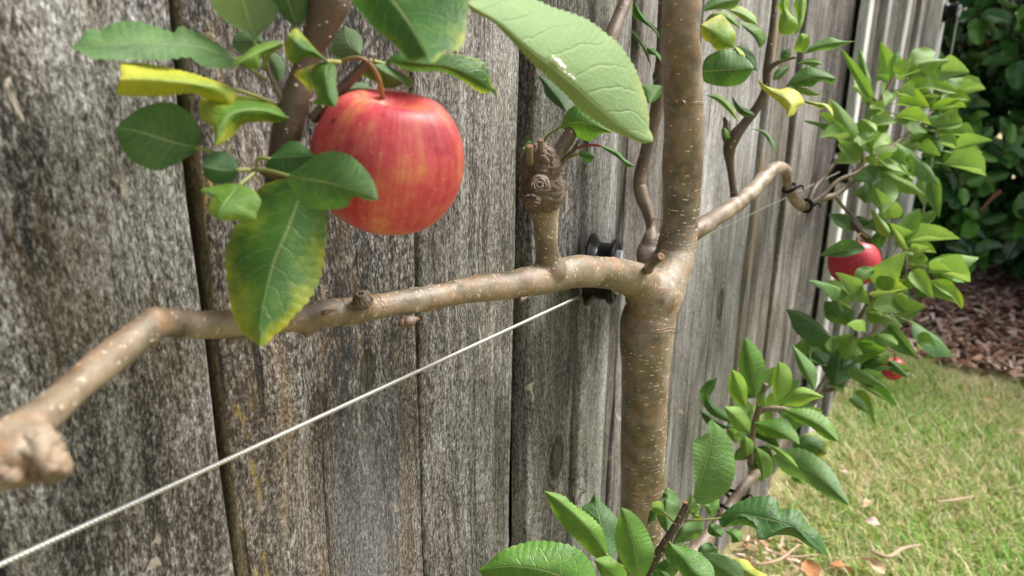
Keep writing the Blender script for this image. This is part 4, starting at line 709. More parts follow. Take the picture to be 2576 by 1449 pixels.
# --- bottom cluster
BC = [([(1500, 855), (1510, 720), (1505, 580), (1500, 480), (1520, 440), (1590, 400), (1602, 330), (1635, 290)], [(1500, 855), (1560, 690), (1610, 520), (1640, 400), (1635, 290)], [(1500, 855), (1560, 890), (1650, 860), (1730, 800), (1770, 720), (1787, 640), (1775, 540), (1750, 440), (1690, 360), (1642, 320), (1635, 290)], .600, .590, -.006, -.012, .016, (.30, .02, 0, .25), [(1450, 985, .603), (1478, 920, .602)]),
 ([(915, 1245), (900, 1140), (860, 1040), (780, 960), (650, 870), (630, 842), (560, 812), (475, 795)], [(915, 1245), (800, 1080), (680, 950), (570, 860), (475, 795)], [(915, 1245), (830, 1252), (720, 1150), (650, 1080), (570, 990), (520, 900), (475, 795)], .58, .57, -.004, .010, .010, (.55, .06, 0, .1), [(1180, 1350, .61), (1010, 1310, .59)]),
 ([(930, 1290), (850, 1130), (735, 930), (790, 870), (820, 812)], [(930, 1290), (880, 1080), (820, 812)], [(930, 1290), (985, 1150), (980, 1000), (920, 920), (850, 850), (820, 812)], .64, .67, 0, .006, .006, (.12, 0, .10, .1), None),
 ([(1140, 1440), (1040, 1330), (975, 1200), (965, 1080), (985, 990), (1005, 908)], [(1140, 1440), (1110, 1260), (1080, 1120), (1040, 1000), (1005, 908)], [(1140, 1440), (1200, 1320), (1230, 1220), (1190, 1090), (1130, 990), (1060, 930), (1005, 908)], .575, .56, -.004, .008, .008, (.44, .03, 0, .1), [(1205, 1500, .61)]),
 ([(840, 1490), (825, 1350), (750, 1230), (650, 1170), (500, 1143), (380, 1145), (200, 1200), (100, 1280), (20, 1342)], [(840, 1490), (640, 1400), (480, 1340), (250, 1310), (20, 1342)], [(840, 1490), (600, 1560), (300, 1520), (100, 1420), (20, 1342)], .53, .52, -.008, .014, .012, (.38, .12, .06, 0), [(1150, 1560, .60)]),
 ([(1000, 1470), (1042, 1360), (960, 1270), (900, 1243), (815, 1265)], [(1000, 1470), (930, 1350), (815, 1265)], [(1000, 1470), (900, 1420), (850, 1340), (815, 1265)], .56, .55, -.003, .006, .006, (.55, .1, 0, 0), None),
 ([(1330, 1148), (1390, 1172), (1500, 1200), (1600, 1270), (1642, 1340), (1640, 1430)], [(1330, 1148), (1420, 1240), (1500, 1350), (1640, 1430)], [(1330, 1148), (1305, 1235), (1390, 1330), (1450, 1410), (1540, 1460), (1640, 1430)], .575, .555, -.004, .010, .010, (.34, .03, 0, .05), [(1300, 1180, .605)]),
 ([(1540, 1222), (1650, 1222), (1800, 1280), (1842, 1340), (1850, 1430)], [(1540, 1222), (1660, 1300), (1850, 1430)], [(1540, 1222), (1600, 1330), (1640, 1400), (1720, 1460), (1850, 1430)], .60, .58, -.003, .010, .010, (.30, .03, 0, .25), [(1310, 1210, .607), (1430, 1190, .605)]),
 ([(1750, 1262), (1860, 1268), (1920, 1330), (2010, 1380), (2040, 1450)], [(1750, 1262), (1850, 1340), (2040, 1450)], [(1750, 1262), (1790, 1350), (1850, 1440), (1950, 1480), (2040, 1450)], .62, .60, 0, .006, .006, (.85, .75, .12, .2), None),
 ([(1305, 950), (1290, 880), (1260, 865), (1212, 880), (1215, 905)], [(1305, 950), (1260, 915), (1215, 905)], [(1305, 950), (1260, 960), (1225, 950), (1215, 905)], .60, .595, 0, .006, .006, (.75, .28, .05, 0), [(1360, 1000, .604), (1320, 960, .602)]),
 ([(1240, 930), (1205, 920), (1190, 980), (1180, 1040)], [(1240, 930), (1222, 980), (1180, 1040)], [(1240, 930), (1242, 985), (1210, 1010), (1180, 1040)], .602, .60, 0, .004, .004, (.2, .05, 0, 0), None),
 ([(1325, 1095), (1262, 1010), (1255, 920), (1310, 850)], [(1325, 1095), (1320, 980), (1310, 850)], [(1325, 1095), (1390, 1040), (1408, 930), (1370, 870), (1310, 850)], .63, .64, 0, .006, .006, (.28, .03, 0, .3), None),
 ([(1350, 1168), (1400, 1060), (1480, 1010), (1560, 1008), (1572, 1062)], [(1350, 1168), (1460, 1080), (1572, 1062)], [(1350, 1168), (1450, 1142), (1535, 1112), (1572, 1062)], .612, .61, 0, .006, .006, (.30, .08, .05, .25), None),
 ([(1365, 1180), (1420, 1165), (1482, 1152)], [(1365, 1180), (1420, 1176), (1482, 1152)], [(1365, 1180), (1420, 1192), (1482, 1152)], .60, .598, 0, .002, .002, (.8, .1, 0, .6), None),
 ([(1610, 1020), (1600, 1080), (1650, 1108), (1698, 1110)], [(1610, 1020), (1650, 1070), (1698, 1110)], [(1610, 1020), (1670, 1030), (1702, 1070), (1698, 1110)], .66, .65, 0, .004, .004, (.18, .05, 0, 0), None),
 ([(1715, 1060), (1760, 1120), (1765, 1150), (1820, 1145)], [(1715, 1060), (1780, 1100), (1820, 1145)], [(1715, 1060), (1800, 1060), (1842, 1100), (1820, 1145)], .66, .65, 0, .004, .004, (.36, .05, 0, .1), None),
 ([(1530, 1230), (1540, 1180), (1600, 1148), (1672, 1190)], [(1530, 1230), (1600, 1200), (1672, 1190)], [(1530, 1230), (1600, 1245), (1650, 1235), (1672, 1190)], .67, .67, 0, .004, .004, (.15, .0, 0, .2), None),
 ([(1310, 892), (1285, 840), (1312, 768)], [(1310, 892), (1330, 840), (1312, 768)], [(1310, 892), (1400, 880), (1380, 810), (1312, 768)], .66, .68, 0, .004, .004, (.14, .25, 0, .1), None),
 ([(1570, 890), (1620, 975), (1655, 960), (1680, 900)], [(1570, 890), (1630, 920), (1680, 900)], [(1570, 890), (1620, 860), (1670, 850), (1680, 900)], .64, .65, 0, .004, .004, (.35, .1, 0, .1), None),
 ([(1230, 1410), (1240, 1320), (1310, 1265), (1405, 1268)], [(1230, 1410), (1310, 1340), (1405, 1268)], [(1230, 1410), (1330, 1400), (1400, 1340), (1405, 1268)], .595, .59, 0, .006, .006, (.25, .02, 0, 0), None),
 ([(1215, 1440), (1220, 1360), (1290, 1345), (1360, 1385)], [(1215, 1440), (1290, 1400), (1360, 1385)], [(1215, 1440), (1300, 1450), (1350, 1430), (1360, 1385)], .58, .575, 0, .004, .004, (.22, .02, 0, 0), None),
 ([(1480, 955), (1462, 900), (1468, 840), (1482, 808)], [(1480, 955), (1485, 880), (1482, 808)], [(1480, 955), (1512, 900), (1510, 850), (1482, 808)], .598, .596, 0, .004, .004, (.9, .0, 0, 1), None),
 ([(1475, 948), (1480, 900), (1510, 885), (1556, 890)], [(1475, 948), (1515, 915), (1556, 890)], [(1475, 948), (1530, 950), (1545, 925), (1556, 890)], .598, .592, 0, .004, .004, (.9, .0, 0, 1), None),
 ([(1480, 950), (1510, 945), (1560, 975)], [(1480, 950), (1515, 965), (1560, 975)], [(1480, 950), (1520, 990), (1560, 975)], .597, .592, 0, .003, .003, (.9, .35, .05, .2), None)]
for a, m, b, d0, d1, bow, e1, e2, c, pet in BC: SL('X', 'G', a, m, b, d0, d1, bow, e1, e2, (min(1, c[0] * 1.1 + .10), *c[1:]), pet, wave=.0028)
SL('X', 'G', [(1670, 983), (1750, 910), (1850, 860), (2000, 830), (2085, 875), (2092, 930), (2170, 918), (2230, 950), (2290, 1030), (2360, 1080), (2392, 1150), (2430, 1242)], [(1670, 985), (1800, 950), (1950, 975), (2100, 1010), (2250, 1080), (2340, 1150), (2430, 1242)],
   [(1670, 987), (1700, 1045), (1745, 1012), (1830, 966), (1925, 1020), (1940, 1100), (1980, 1130), (2060, 1085), (2150, 1043), (2220, 1065), (2310, 1160), (2430, 1242)], .598, .575, -.006, .012, -.004, (.24, .0, 0, .0), [(1440, 1000, .603), (1560, 993, .600)], wave=.001,
   roll=([(1670, 987), (1700, 1045), (1765, 1035), (1860, 1030), (1935, 1062), (1942, 1100), (1982, 1130), (2075, 1098), (2190, 1108), (2270, 1160), (2330, 1195), (2430, 1242)], .012))
# --- cluster right of the bottom one
VC = [('V', [(1775, 335), (1640, 282), (1570, 205), (1548, 110), (1600, 40), (1665, 18)], [(1778, 322), (1660, 255), (1592, 150), (1615, 75), (1665, 18)], [(1782, 310), (1700, 240), (1635, 210), (1612, 150), (1640, 90), (1665, 18)], .91, .89, (.18, 0, 0, 0)),
 ('V', [(1800, 360), (1700, 340), (1600, 270), (1540, 238)], [(1800, 365), (1680, 330), (1540, 238)], [(1800, 370), (1690, 365), (1590, 330), (1540, 238)], .95, .95, (.05, 0, 0, 0)),
 ('V', [(1862, 222), (1770, 160), (1738, 60), (1765, -42)], [(1862, 222), (1810, 80), (1765, -42)], [(1862, 222), (1872, 110), (1840, 10), (1765, -42)], .90, .88, (.95, .05, 0, 0)),
 ('V', [(1925, 160), (1850, 60), (1812, -60), (1830, -180), (1850, -265)], [(1925, 160), (1900, -40), (1850, -265)], [(1925, 160), (1985, 40), (1990, -80), (1930, -200), (1850, -265)], .93, .91, (.42, .02, 0, .1)),
 ('V2', [(2062, 190), (2040, 60), (2050, -20), (2085, -95)], [(2062, 190), (2085, 60), (2085, -95)], [(2062, 190), (2150, 120), (2180, 20), (2150, -60), (2085, -95)], .90, .88, (.80, .05, 0, .2)),
 ('V2', [(2320, 95), (2240, -20), (2200, -120), (2180, -210)], [(2330, 95), (2270, -30), (2180, -210)], [(2340, 95), (2350, -10), (2310, -90), (2180, -210)], .93, .92, (.34, .02, 0, .4)),
 ('V', [(1945, 215), (1935, 160), (1990, 110)], [(1945, 215), (1965, 160), (1990, 110)], [(1945, 215), (1995, 190), (1990, 110)], .90, .89, (.85, .0, 0, .1)),
 ('V2', [(2110, 210), (2180, 110), (2270, 85), (2400, 150)], [(2110, 210), (2250, 130), (2400, 150)], [(2110, 210), (2240, 210), (2320, 170), (2400, 150)], .89, .87, (.9, .05, 0, .25)),
 ('V', [(1890, 402), (1790, 370), (1740, 290), (1712, 215)], [(1890, 402), (1800, 300), (1712, 215)], [(1890, 402), (1890, 320), (1820, 225), (1712, 215)], .89, .87, (.75, .03, 0, .2)),
 ('V', [(1912, 325), (2000, 310), (2130, 298), (2180, 360), (2222, 420), (2228, 475)], [(1912, 325), (2050, 370), (2228, 475)], [(1912, 325), (1960, 400), (2050, 432), (2150, 442), (2228, 475)], .89, .86, (.48, .04, 0, 0)),
 ('V2', [(2125, 232), (2250, 228), (2350, 250), (2440, 320), (2480, 390), (2498, 458)], [(2125, 235), (2280, 300), (2400, 370), (2498, 458)], [(2125, 240), (2200, 310), (2300, 350), (2400, 430), (2498, 458)], .90, .87, (.55, .05, 0, .05)),
 ('V', [(1850, 415), (1822, 480), (1830, 540), (1870, 556)], [(1850, 415), (1865, 480), (1870, 556)], [(1850, 415), (1905, 450), (1912, 520), (1870, 556)], .90, .885, (.72, .1, 0, 0)),
 ('V', [(1928, 488), (1925, 580), (1955, 650), (1982, 722)], [(1928, 488), (1970, 600), (1982, 722)], [(1928, 488), (2010, 540), (2046, 610), (2030, 680), (1982, 722)], .90, .88, (.72, .08, 0, .05)),
 ('V', [(2000, 470), (2090, 500), (2180, 570), (2222, 640)], [(2000, 472), (2100, 530), (2222, 640)], [(2000, 475), (2080, 540), (2160, 600), (2222, 640)], .89, .87, (.8, .05, 0, .1)),
 ('V', [(2035, 560), (2120, 515), (2250, 508), (2400, 600), (2480, 700), (2530, 800), (2572, 892)], [(2035, 560), (2250, 630), (2400, 735), (2572, 892)], [(2035, 560), (2120, 662), (2250, 722), (2330, 772), (2450, 852), (2530, 882), (2572, 892)], .92, .85, (.28, .04, .05, .3)),
 ('V', [(2180, 480), (2250, 410), (2350, 395), (2425, 440), (2420, 540)], [(2180, 480), (2310, 470), (2420, 540)], [(2180, 480), (2240, 560), (2340, 575), (2420, 540)], .97, .96, (.2, .40, .42, 0)),
 ('V', [(1820, 370), (1740, 365), (1750, 430), (1790, 470)], [(1820, 370), (1780, 420), (1790, 470)], [(1820, 370), (1825, 430), (1790, 470)], .94, .94, (.7, .3, 0, 0)),
 ('V', [(2170, 650), (2180, 720), (2250, 745)], [(2170, 650), (2210, 690), (2250, 745)], [(2170, 650), (2280, 660), (2250, 745)], .98, .97, (.6, .1, 0, 0))]
for k, a, m, b, d0, d1, c in VC: SL(k, 'G', a, m, b, d0, d1, -.004, .010, .012, (min(1, c[0] * 1.05 + .08), *c[1:]), n=43, wave=.002)

# ------------------------------------------------------------------ leaves of the blurred clusters: a few models, each leaf its own object
def model_leaf(seed, wrap=.12, bend=.18, wid=.5, n=31, serr=.02, tipw=.62, pet=.24, mats=None, blunt=False):
    r_ = np.random.default_rng(seed); V, UVc = [], []; cs = np.array([-1, -.8, -.45, -.12, 0, .12, .45, .8, 1]); nc = len(cs); ph = r_.uniform(0, 6.28, 3)
    for i in range(n):
        t = i / (n - 1); w = wid * (math.sin(math.pi * t ** tipw) ** (.5 if blunt else .8)) * (1 - .12 * t) if 0 < t < 1 else 0.0
        w += ((i % 3) / 2 - .5) * serr * math.sin(math.pi * t)
        for c in cs: V.append((t, c * w, -bend * t * t + bend * .35 * t + wrap * (abs(c) ** 1.6) * w * 2 + .04 * math.sin(t * 9 + ph[0] + c * 1.3) * abs(c) * math.sin(math.pi * t))); UVc.append((t, .5 + c * .5))
    Fc = [(i * nc + k, (i + 1) * nc + k, (i + 1) * nc + k + 1, i * nc + k + 1) for i in range(n - 1) for k in range(nc - 1)]; nl = len(Fc)
    tv, tf = tube_vf([(-pet, 0, -.02), (-pet * .5, 0, .0), (0, 0, 0), (.1, 0, bend * .03)], [.016, .014, .012, .006], nseg=6, m=3, base=len(V)); V += tv; Fc += tf; UVc += [(0, .5)] * len(tv)
    me = mesh_from('leaf', V, Fc); uvl = me.uv_layers.new(name='UVMap'); li = np.empty(len(me.loops), int); me.loops.foreach_get('vertex_index', li); uvl.data.foreach_set('uv', np.array(UVc, np.float32)[li].ravel())
    for m in mats or (M_LEAF, M_STALK): me.materials.append(m)
    mi = np.zeros(len(me.polygons), np.int32); mi[nl:] = 1; me.polygons.foreach_set('material_index', mi); return me
LM = [model_leaf(1, .10, .15), model_leaf(2, .32, .30, tipw=.75), model_leaf(3, -.16, .26, tipw=.7), model_leaf(4, .42, .12), model_leaf(5, .12, .45, tipw=.8), model_leaf(6, -.28, .38), model_leaf(7, .5, -.1, tipw=.7)]
def model_at(name, me, base, tip, width, normal, parent, color, flip=False):
    X = np.array(tip) - np.array(base); L = np.linalg.norm(X); X = X / L; N = np.array(normal, float); N = N - X * (N @ X); N = unit(N); Yv = np.cross(N, X)
    o = bpy.data.objects.new(name, me); LINK(o); m = Matrix.Identity(4)
    for i in range(3): m[i][0] = X[i] * L; m[i][1] = Yv[i] * width; m[i][2] = N[i] * L; m[i][3] = base[i]
    if parent is not None:
        o.parent = parent; o.matrix_parent_inverse = wmat(parent).inverted()
    o.matrix_basis = m; o.color = color; return o
def px_leaf(key, f, bx, by, tx, ty_, w, d, color, tilt=None, dd=None):
    b = pt(*P(f, bx, by), d); dt = d + (dd if dd is not None else rng.uniform(-.045, .015)); t = pt(*P(f, tx, ty_), dt)
    view = unit(CAM - b); N = unit(view * 1.0 + np.array((0, 0, 1)) * (tilt if tilt is not None else rng.uniform(.3, 1.1)) + rng.normal(0, .22, 3)); X = unit(t - b); Np = unit(N - X * (N @ X))
    wd = 1.03 * w / FR[f][2] * S / F * d / max(.55, abs(Np @ view))
    return model_at('leaf', LM[rng.integers(0, len(LM))], b, t, wd, N, TW[key], color)
def tone(c):
    j = rng.normal(0, .06)
    base = {'d': (.24, .0, 0, 0), 'm': (.66, .07, 0, .15), 'p': (.86, .10, 0, .45), 'b': (1.0, .12, 0, .1), 'y': (.98, .32, .03, .1), 'g': (.50, .06, 0, .35)}[c]
    return (min(1, max(0, base[0] + j)), base[1], base[2], min(1, max(0, base[3] + rng.uniform(-.1, .2))))
TOPR = [(1320, 660, 1120, 320, 70, 'm'), (1330, 660, 1235, 555, 50, 'y'), (1440, 500, 1395, 285, 90, 'b'), (1460, 510, 1500, 340, 80, 'm'), (1490, 500, 1580, 390, 100, 'b'), (1580, 440, 1775, 300, 110, 'p'), (1640, 430, 1890, 380, 80, 'p'), (1500, 520, 1655, 468, 66, 'b'),
 (1790, 480, 1960, 470, 110, 'p'), (1540, 600, 1925, 560, 80, 'b'), (1850, 590, 1945, 510, 70, 'p'), (1830, 660, 2085, 612, 44, 'p'), (1840, 650, 1985, 660, 60, 'b'), (1500, 700, 1712, 710, 110, 'y'), (1720, 740, 1975, 712, 54, 'b'), (1490, 790, 1745, 815, 76, 'b'), (1230, 1000, 1070, 680, 130, 'p'),
 (1110, 860, 880, 790, 34, 'g'), (1125, 940, 1000, 890, 74, 'm'), (1190, 950, 1040, 790, 64, 'm'), (1230, 1085, 1108, 950, 120, 'p'), (1320, 850, 1505, 800, 90, 'p'), (1420, 890, 1340, 965, 70, 'b'), (1350, 1050, 1595, 955, 140, 'p'), (1720, 850, 1925, 830, 96, 'p'), (1850, 910, 2025, 905, 84, 'p'), (1900, 1000, 2120, 930, 84, 'p'),
 (1840, 1040, 2080, 1020, 56, 'g'), (1810, 1105, 2112, 1172, 110, 'p'), (1560, 1010, 1822, 1222, 105, 'g'), (1400, 1100, 1655, 1160, 96, 'p'), (1390, 1160, 1712, 1300, 96, 'y'), (1360, 1050, 1462, 1155, 74, 'y'), (1275, 1150, 1340, 1200, 90, 'd'), (1270, 1240, 1345, 1300, 66, 'd'), (1420, 1190, 1400, 1400, 120, 'p'), (1720, 1190, 1775, 1450, 100, 'g'),
 (1300, 1050, 1365, 1115, 60, 'y'), (1600, 930, 1722, 950, 70, 'b'), (1290, 760, 1370, 690, 50, 'm'), (1330, 700, 1420, 740, 50, 'b'), (1470, 640, 1420, 700, 60, 'p'), (1500, 620, 1620, 660, 90, 'p'), (1600, 640, 1720, 620, 90, 'm'), (1650, 700, 1780, 640, 80, 'p'), (1640, 800, 1860, 780, 70, 'p'), (1560, 860, 1700, 880, 70, 'm'), (1700, 900, 1790, 990, 80, 'g'),
 (1780, 960, 1900, 1010, 70, 'm'), (1640, 1000, 1790, 1060, 80, 'm'), (1500, 980, 1630, 1040, 90, 'g'), (1330, 900, 1250, 960, 80, 'm'), (1260, 930, 1320, 1020, 70, 'b'), (1450, 1060, 1560, 1110, 80, 'm'), (1250, 800, 1340, 840, 60, 'b'), (1800, 720, 1930, 770, 60, 'p'), (1560, 540, 1700, 500, 60, 'p'), (1430, 560, 1360, 500, 50, 'm'), (1480, 1120, 1600, 1200, 70, 'm'), (1260, 620, 1225, 510, 60, 'm'), (1330, 1000, 1440, 960, 90, 'p')]
for i, (a, b, c, e, w, k) in enumerate(TOPR): px_leaf('Q2' if a > 1530 else 'Q', 'D', a, b, c, e, w, 1.08 + .07 * (a > 1530) + rng.uniform(-.05, .04), tone(k))
MIDR = [('Y', 1120, 190, 1008, 90, 66, 'd'), ('Y', 1090, 125, 1245, 120, 70, 'd'), ('Y', 1225, 315, 932, 325, 110, 'd'), ('Y', 1330, 200, 1290, 120, 60, 'd'), ('Y', 1300, 300, 1345, 180, 70, 'd'), ('W2', 1390, 240, 1278, 48, 64, 'b'), ('W2', 1440, 280, 1582, 48, 118, 'p'), ('W2', 1500, 280, 1835, 235, 96, 'p'), ('W2', 1420, 290, 1400, 150, 60, 'p'), ('W2', 1640, 415, 1965, 332, 118, 'p'), ('W2', 1640, 440, 1885, 535, 84, 'p'), ('W2', 1640, 450, 1790, 455, 70, 'p'),
 ('W2', 1650, 520, 1922, 685, 76, 'y'), ('W2', 1530, 455, 1642, 592, 76, 'b'), ('W2', 1500, 330, 1690, 330, 60, 'b'), ('W2', 1500, 400, 1640, 420, 50, 'b'), ('W', 1305, 560, 1472, 335, 160, 'p'), ('W', 1300, 620, 1490, 560, 90, 'y'), ('W', 1155, 625, 1038, 462, 110, 'p'), ('W', 1110, 600, 912, 480, 66, 'g'), ('W', 1120, 690, 988, 598, 76, 'p'), ('W', 1170, 515, 1285, 420, 96, 'm'), ('W', 1270, 690, 1592, 648, 130, 'p'), ('W', 1420, 740, 1605, 680, 96, 'p'),
 ('W', 1230, 720, 1375, 755, 66, 'b'), ('W', 1225, 785, 1138, 740, 56, 'b'), ('W', 1005, 885, 788, 678, 116, 'd'), ('W', 1125, 805, 988, 690, 96, 'd'), ('W', 975, 1045, 888, 965, 110, 'd'), ('W', 1080, 950, 1030, 1145, 170, 'd'), ('W', 1010, 985, 1010, 885, 76, 'm'), ('W', 1165, 870, 1090, 1012, 165, 'b'), ('W', 1250, 900, 1325, 965, 90, 'b'), ('W', 1380, 800, 1552, 1005, 116, 'g'), ('W', 1520, 790, 1842, 965, 150, 'd'), ('W', 1560, 870, 1680, 940, 80, 'm'),
 ('W', 1110, 1075, 1342, 1175, 76, 'm'), ('W', 1190, 1195, 1432, 1335, 66, 'd'), ('W', 1190, 1150, 1362, 1140, 76, 'g'), ('W', 1220, 1000, 1355, 960, 86, 'm'), ('W', 1380, 1035, 1515, 1142, 66, 'd'), ('W', 1290, 1085, 1372, 1040, 96, 'd'), ('W', 1130, 1275, 1256, 1392, 66, 'd'), ('W', 980, 1185, 1092, 1245, 46, 'd'), ('W', 1180, 580, 1240, 660, 80, 'p'), ('W', 1330, 640, 1440, 520, 80, 'p'), ('W', 1210, 640, 1150, 560, 60, 'y'), ('W', 1330, 760, 1480, 800, 90, 'p'),
 ('W', 1370, 640, 1500, 620, 70, 'b'), ('W', 1180, 1000, 1080, 1080, 90, 'd'), ('W', 1250, 1010, 1150, 1120, 80, 'd'), ('W2', 1560, 560, 1690, 610, 80, 'd'), ('W2', 1540, 350, 1620, 300, 60, 'p'), ('W2', 1480, 500, 1600, 560, 80, 'm'), ('W2', 1420, 600, 1560, 540, 80, 'm'), ('W', 1060, 690, 1000, 560, 70, 'g'), ('W', 1290, 860, 1420, 900, 80, 'm'), ('W2', 1330, 30, 1290, -80, 60, 'g'), ('W2', 1400, 120, 1370, -40, 100, 'p'), ('W', 1180, 930, 1260, 880, 70, 'm')]
for k, a, b, c, e, w, q in MIDR:
    dz = .985 if k == 'Y' and a == 1225 else 1.10 + rng.uniform(-.06, .03) + (.05 if q == 'd' else 0); dz = dz if not (k == 'W' and 1100 < a < 1320 and b < 640) else .985; px_leaf(k, 'H', a, b, c, e, w, dz, tone(q), dd=.02 if a == 1225 and k == 'Y' else None)

# the leaves behind those, seen between them
fr_ = np.random.default_rng(99)
def behind(key, f, row, d, t):
    a, b, c, e, w = row; an = fr_.normal(0, .55); dx, dy = (c - a) * fr_.uniform(.7, 1.0), (e - b) * fr_.uniform(.7, 1.0); px_leaf(key, f, a + fr_.normal(0, 28), b + fr_.normal(0, 28), a + dx * math.cos(an) - dy * math.sin(an), b + dx * math.sin(an) + dy * math.cos(an), max(70, w * 1.15), d, tone(t))
for (a, b, c, e, w, k) in TOPR:
    if fr_.random() < .80: behind('Q2' if a > 1530 else 'Q', 'D', (a, b, c, e, w), 1.15 + fr_.uniform(0, .06), fr_.choice(list('mbpgm')))
for k, a, b, c, e, w, q in MIDR:
    if fr_.random() < .75 and k != 'Y': behind(k, 'H', (a, b, c, e, w), 1.15 + fr_.uniform(0, .06), fr_.choice(list('mbdgmd')))
for a, b, c, e, w, q in [(1900, 300, 1790, 180, 90, 'm'), (1930, 200, 2040, 330, 90, 'b'), (1960, 120, 2060, -60, 100, 'm'), (2100, 240, 2280, 190, 90, 'g'), (2080, 250, 2200, 420, 100, 'd'), (1890, 480, 1780, 560, 90, 'm'), (1900, 520, 2060, 640, 100, 'd'), (1920, 380, 2100, 500, 100, 'd'), (1930, 150, 1850, 60, 90, 'd'), (2000, 240, 2130, 100, 90, 'b'), (2150, 240, 2330, 330, 100, 'm'), (1890, 420, 1760, 330, 100, 'd'), (2060, 230, 2230, 20, 100, 'g'), (1900, 560, 1960, 700, 80, 'm'), (2200, 250, 2400, 250, 80, 'b')]: px_leaf('V', 'G', a, b, c, e, w, .96 + fr_.uniform(-.01, .03), tone(q))

# ------------------------------------------------------------------ apples
def apple(c, R, label, red, tilt, stalk=None, seed=1):
    root = empty('apple', tuple(c)); tag(root, label, 'apple', 'apples on the tree'); r_ = np.random.default_rng(seed); prof = []
    for k in range(49):                       # from the stalk hollow round to the eye
        a = math.pi * k / 48; x = math.sin(a); z = math.cos(a); rr = .5 + .5 * x
        top = max(0, z) ** 13 * .44; bot = max(0, -z) ** 8 * .14; prof.append((x * (1.0 + .030 * z - .02 * z * z), z * 1.04 - .02 - top * (z > 0) + bot))
    nu = 72; V, Fc = [], []
    for r, h in prof:
        for k in range(nu):
            a = 2 * math.pi * k / nu; lob = 1 + .014 * math.cos(5 * a + seed) * (1 - .5 * h) + .02 * math.cos(a + 1); V.append((R * r * lob * math.cos(a), R * r * lob * math.sin(a), R * (h + .015 * math.cos(2 * a + 1) * r)))
    for i in range(48):
        for k in range(nu): q = i * nu + k; t = i * nu + (k + 1) % nu; Fc.append((q, q + nu, t + nu, t))
    body = place('flesh', mesh_from('flesh', V, Fc), M_APPLE, None, (red, 0, 0, 1)); body.parent = root; body.rotation_euler = tilt
    if stalk: s = place('stalk', MB().tube(*stalk, nseg=10, m=6, wob=.06).mesh('stalk'), M_STEM, root)
    return root
bp = atd(*P('B', 485, 985), .345); tilt1 = (math.radians(9), math.radians(-7), .6)
from mathutils import Euler
bl = Euler(tilt1).to_matrix().inverted() @ Vector(unit(bp - APPLE) * APR * .97)
BLEM = tuple(bl); M_APPLE = apple_material()
top = atd(*P('B', 862, 775), .368)
stp, strd = path('B', [(520, 505, 36, .359), (600, 470, 34, .357), (700, 470, 34, .356), (780, 530, 34, .358), (835, 630, 36, .362), (858, 720, 38, .366), (866, 800, 44, .370)])
apple(APPLE, APR, 'large ripe red and orange apple hanging beside the left shoot', .50, tilt1, (stp, strd), 3)
a2 = atd(*P('H', 1150, 395), 1.05); apple(a2, 158 / 1.6103 * S / F * 1.05, 'deep red apple half hidden by the right-hand leaves', .98, (.2, .1, 1), ([a2 + (0, 0, .018), a2 + (.004, 0, .036), (a2 + (.006, .004, .044) + pt(*P('H', 1240, 245), 1.12)) / 2, pt(*P('H', 1240, 245), 1.12)], [.0016, .0014, .0016, .0018]), 5)
sw_ = pt(*P('H', 1145, 1030), 1.13); a3 = atd(*P('H', 1405, 1085), 1.42); apple(a3, 74 / 1.6103 * S / F * 1.42, 'small part of a red apple showing low among the leaves by the lawn', .85, (.1, .3, 2), ([a3 + (0, 0, .018), a3 + (-.004, 0, .034)], [.0016, .0015]), 7)
place('shoot', MB().tube([sw_, sw_ * .6 + a3 * .4 + (0, 0, .035), a3 + (-.004, 0, .033)], [.0035, .003, .0018], nseg=8, m=6).mesh('shoot'), M_BARK, tree, (.4, 0, .3, .5))

# bird dropping dried on the large pale leaf
dm = MB()
for x, y, r in [(600, 460, .0006), (625, 490, .0011), (645, 505, .0014), (665, 530, .0012), (690, 545, .0010), (700, 585, .0005), (735, 605, .0006), (760, 625, .0006), (775, 638, .0005)]:
    c = atd(*P('C', x + 22, y - 6), .3452 + (x - 600) * .00003); dm.ball(c, r * 1.25, (1.2, .8, .8), 8, 6)
place('dried_dropping', dm.mesh('dried_dropping'), plain('dropping', (.78, .74, .72), .9), TW['L'])

# ------------------------------------------------------------------ hedge beyond the fence
def hedge_leaf_material():
    t = NT('hedge_leaf'); tint, _, _, _, rnd = t.objcol(); uv = t.n('UVMap').outputs[0]; u, v, _z = t.sep(uv); s = t.math('ABSOLUTE', t.math('MULTIPLY_ADD', v, 2.0, -1.0))
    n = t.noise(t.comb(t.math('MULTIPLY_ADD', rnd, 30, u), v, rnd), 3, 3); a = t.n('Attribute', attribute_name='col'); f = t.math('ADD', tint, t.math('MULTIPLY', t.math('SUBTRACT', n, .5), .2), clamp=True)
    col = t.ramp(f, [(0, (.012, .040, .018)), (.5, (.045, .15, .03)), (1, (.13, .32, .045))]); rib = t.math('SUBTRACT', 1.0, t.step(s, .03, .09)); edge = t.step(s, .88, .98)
    col = t.mix(t.math('MULTIPLY', rib, .5), col, (.14, .24, .07)); col = t.mix(t.math('MULTIPLY', edge, .35), col, (.2, .3, .12))
    return t.done(t.bsdf(col, .22, None, .55))
M_HLEAF = hedge_leaf_material(); M_HSTEM = plain('hedge_stem', (.10, .055, .03), .7, .3, 0, (200, .5, .002))
hedge = empty('hedge', (3.6, -.3, 0)); tag(hedge, 'dark glossy-leaved evergreen hedge beyond the end of the fence', 'hedge')
HM = [model_leaf(11, .10, .05, .5, 15, 0, .85, .12, (M_HLEAF, M_HSTEM), True), model_leaf(12, .25, .15, .5, 15, 0, .8, .12, (M_HLEAF, M_HSTEM), True), model_leaf(13, -.12, .12, .5, 15, 0, .85, .12, (M_HLEAF, M_HSTEM), True)]
hr = np.random.default_rng(21); cand = []; nodes = []
stems = []
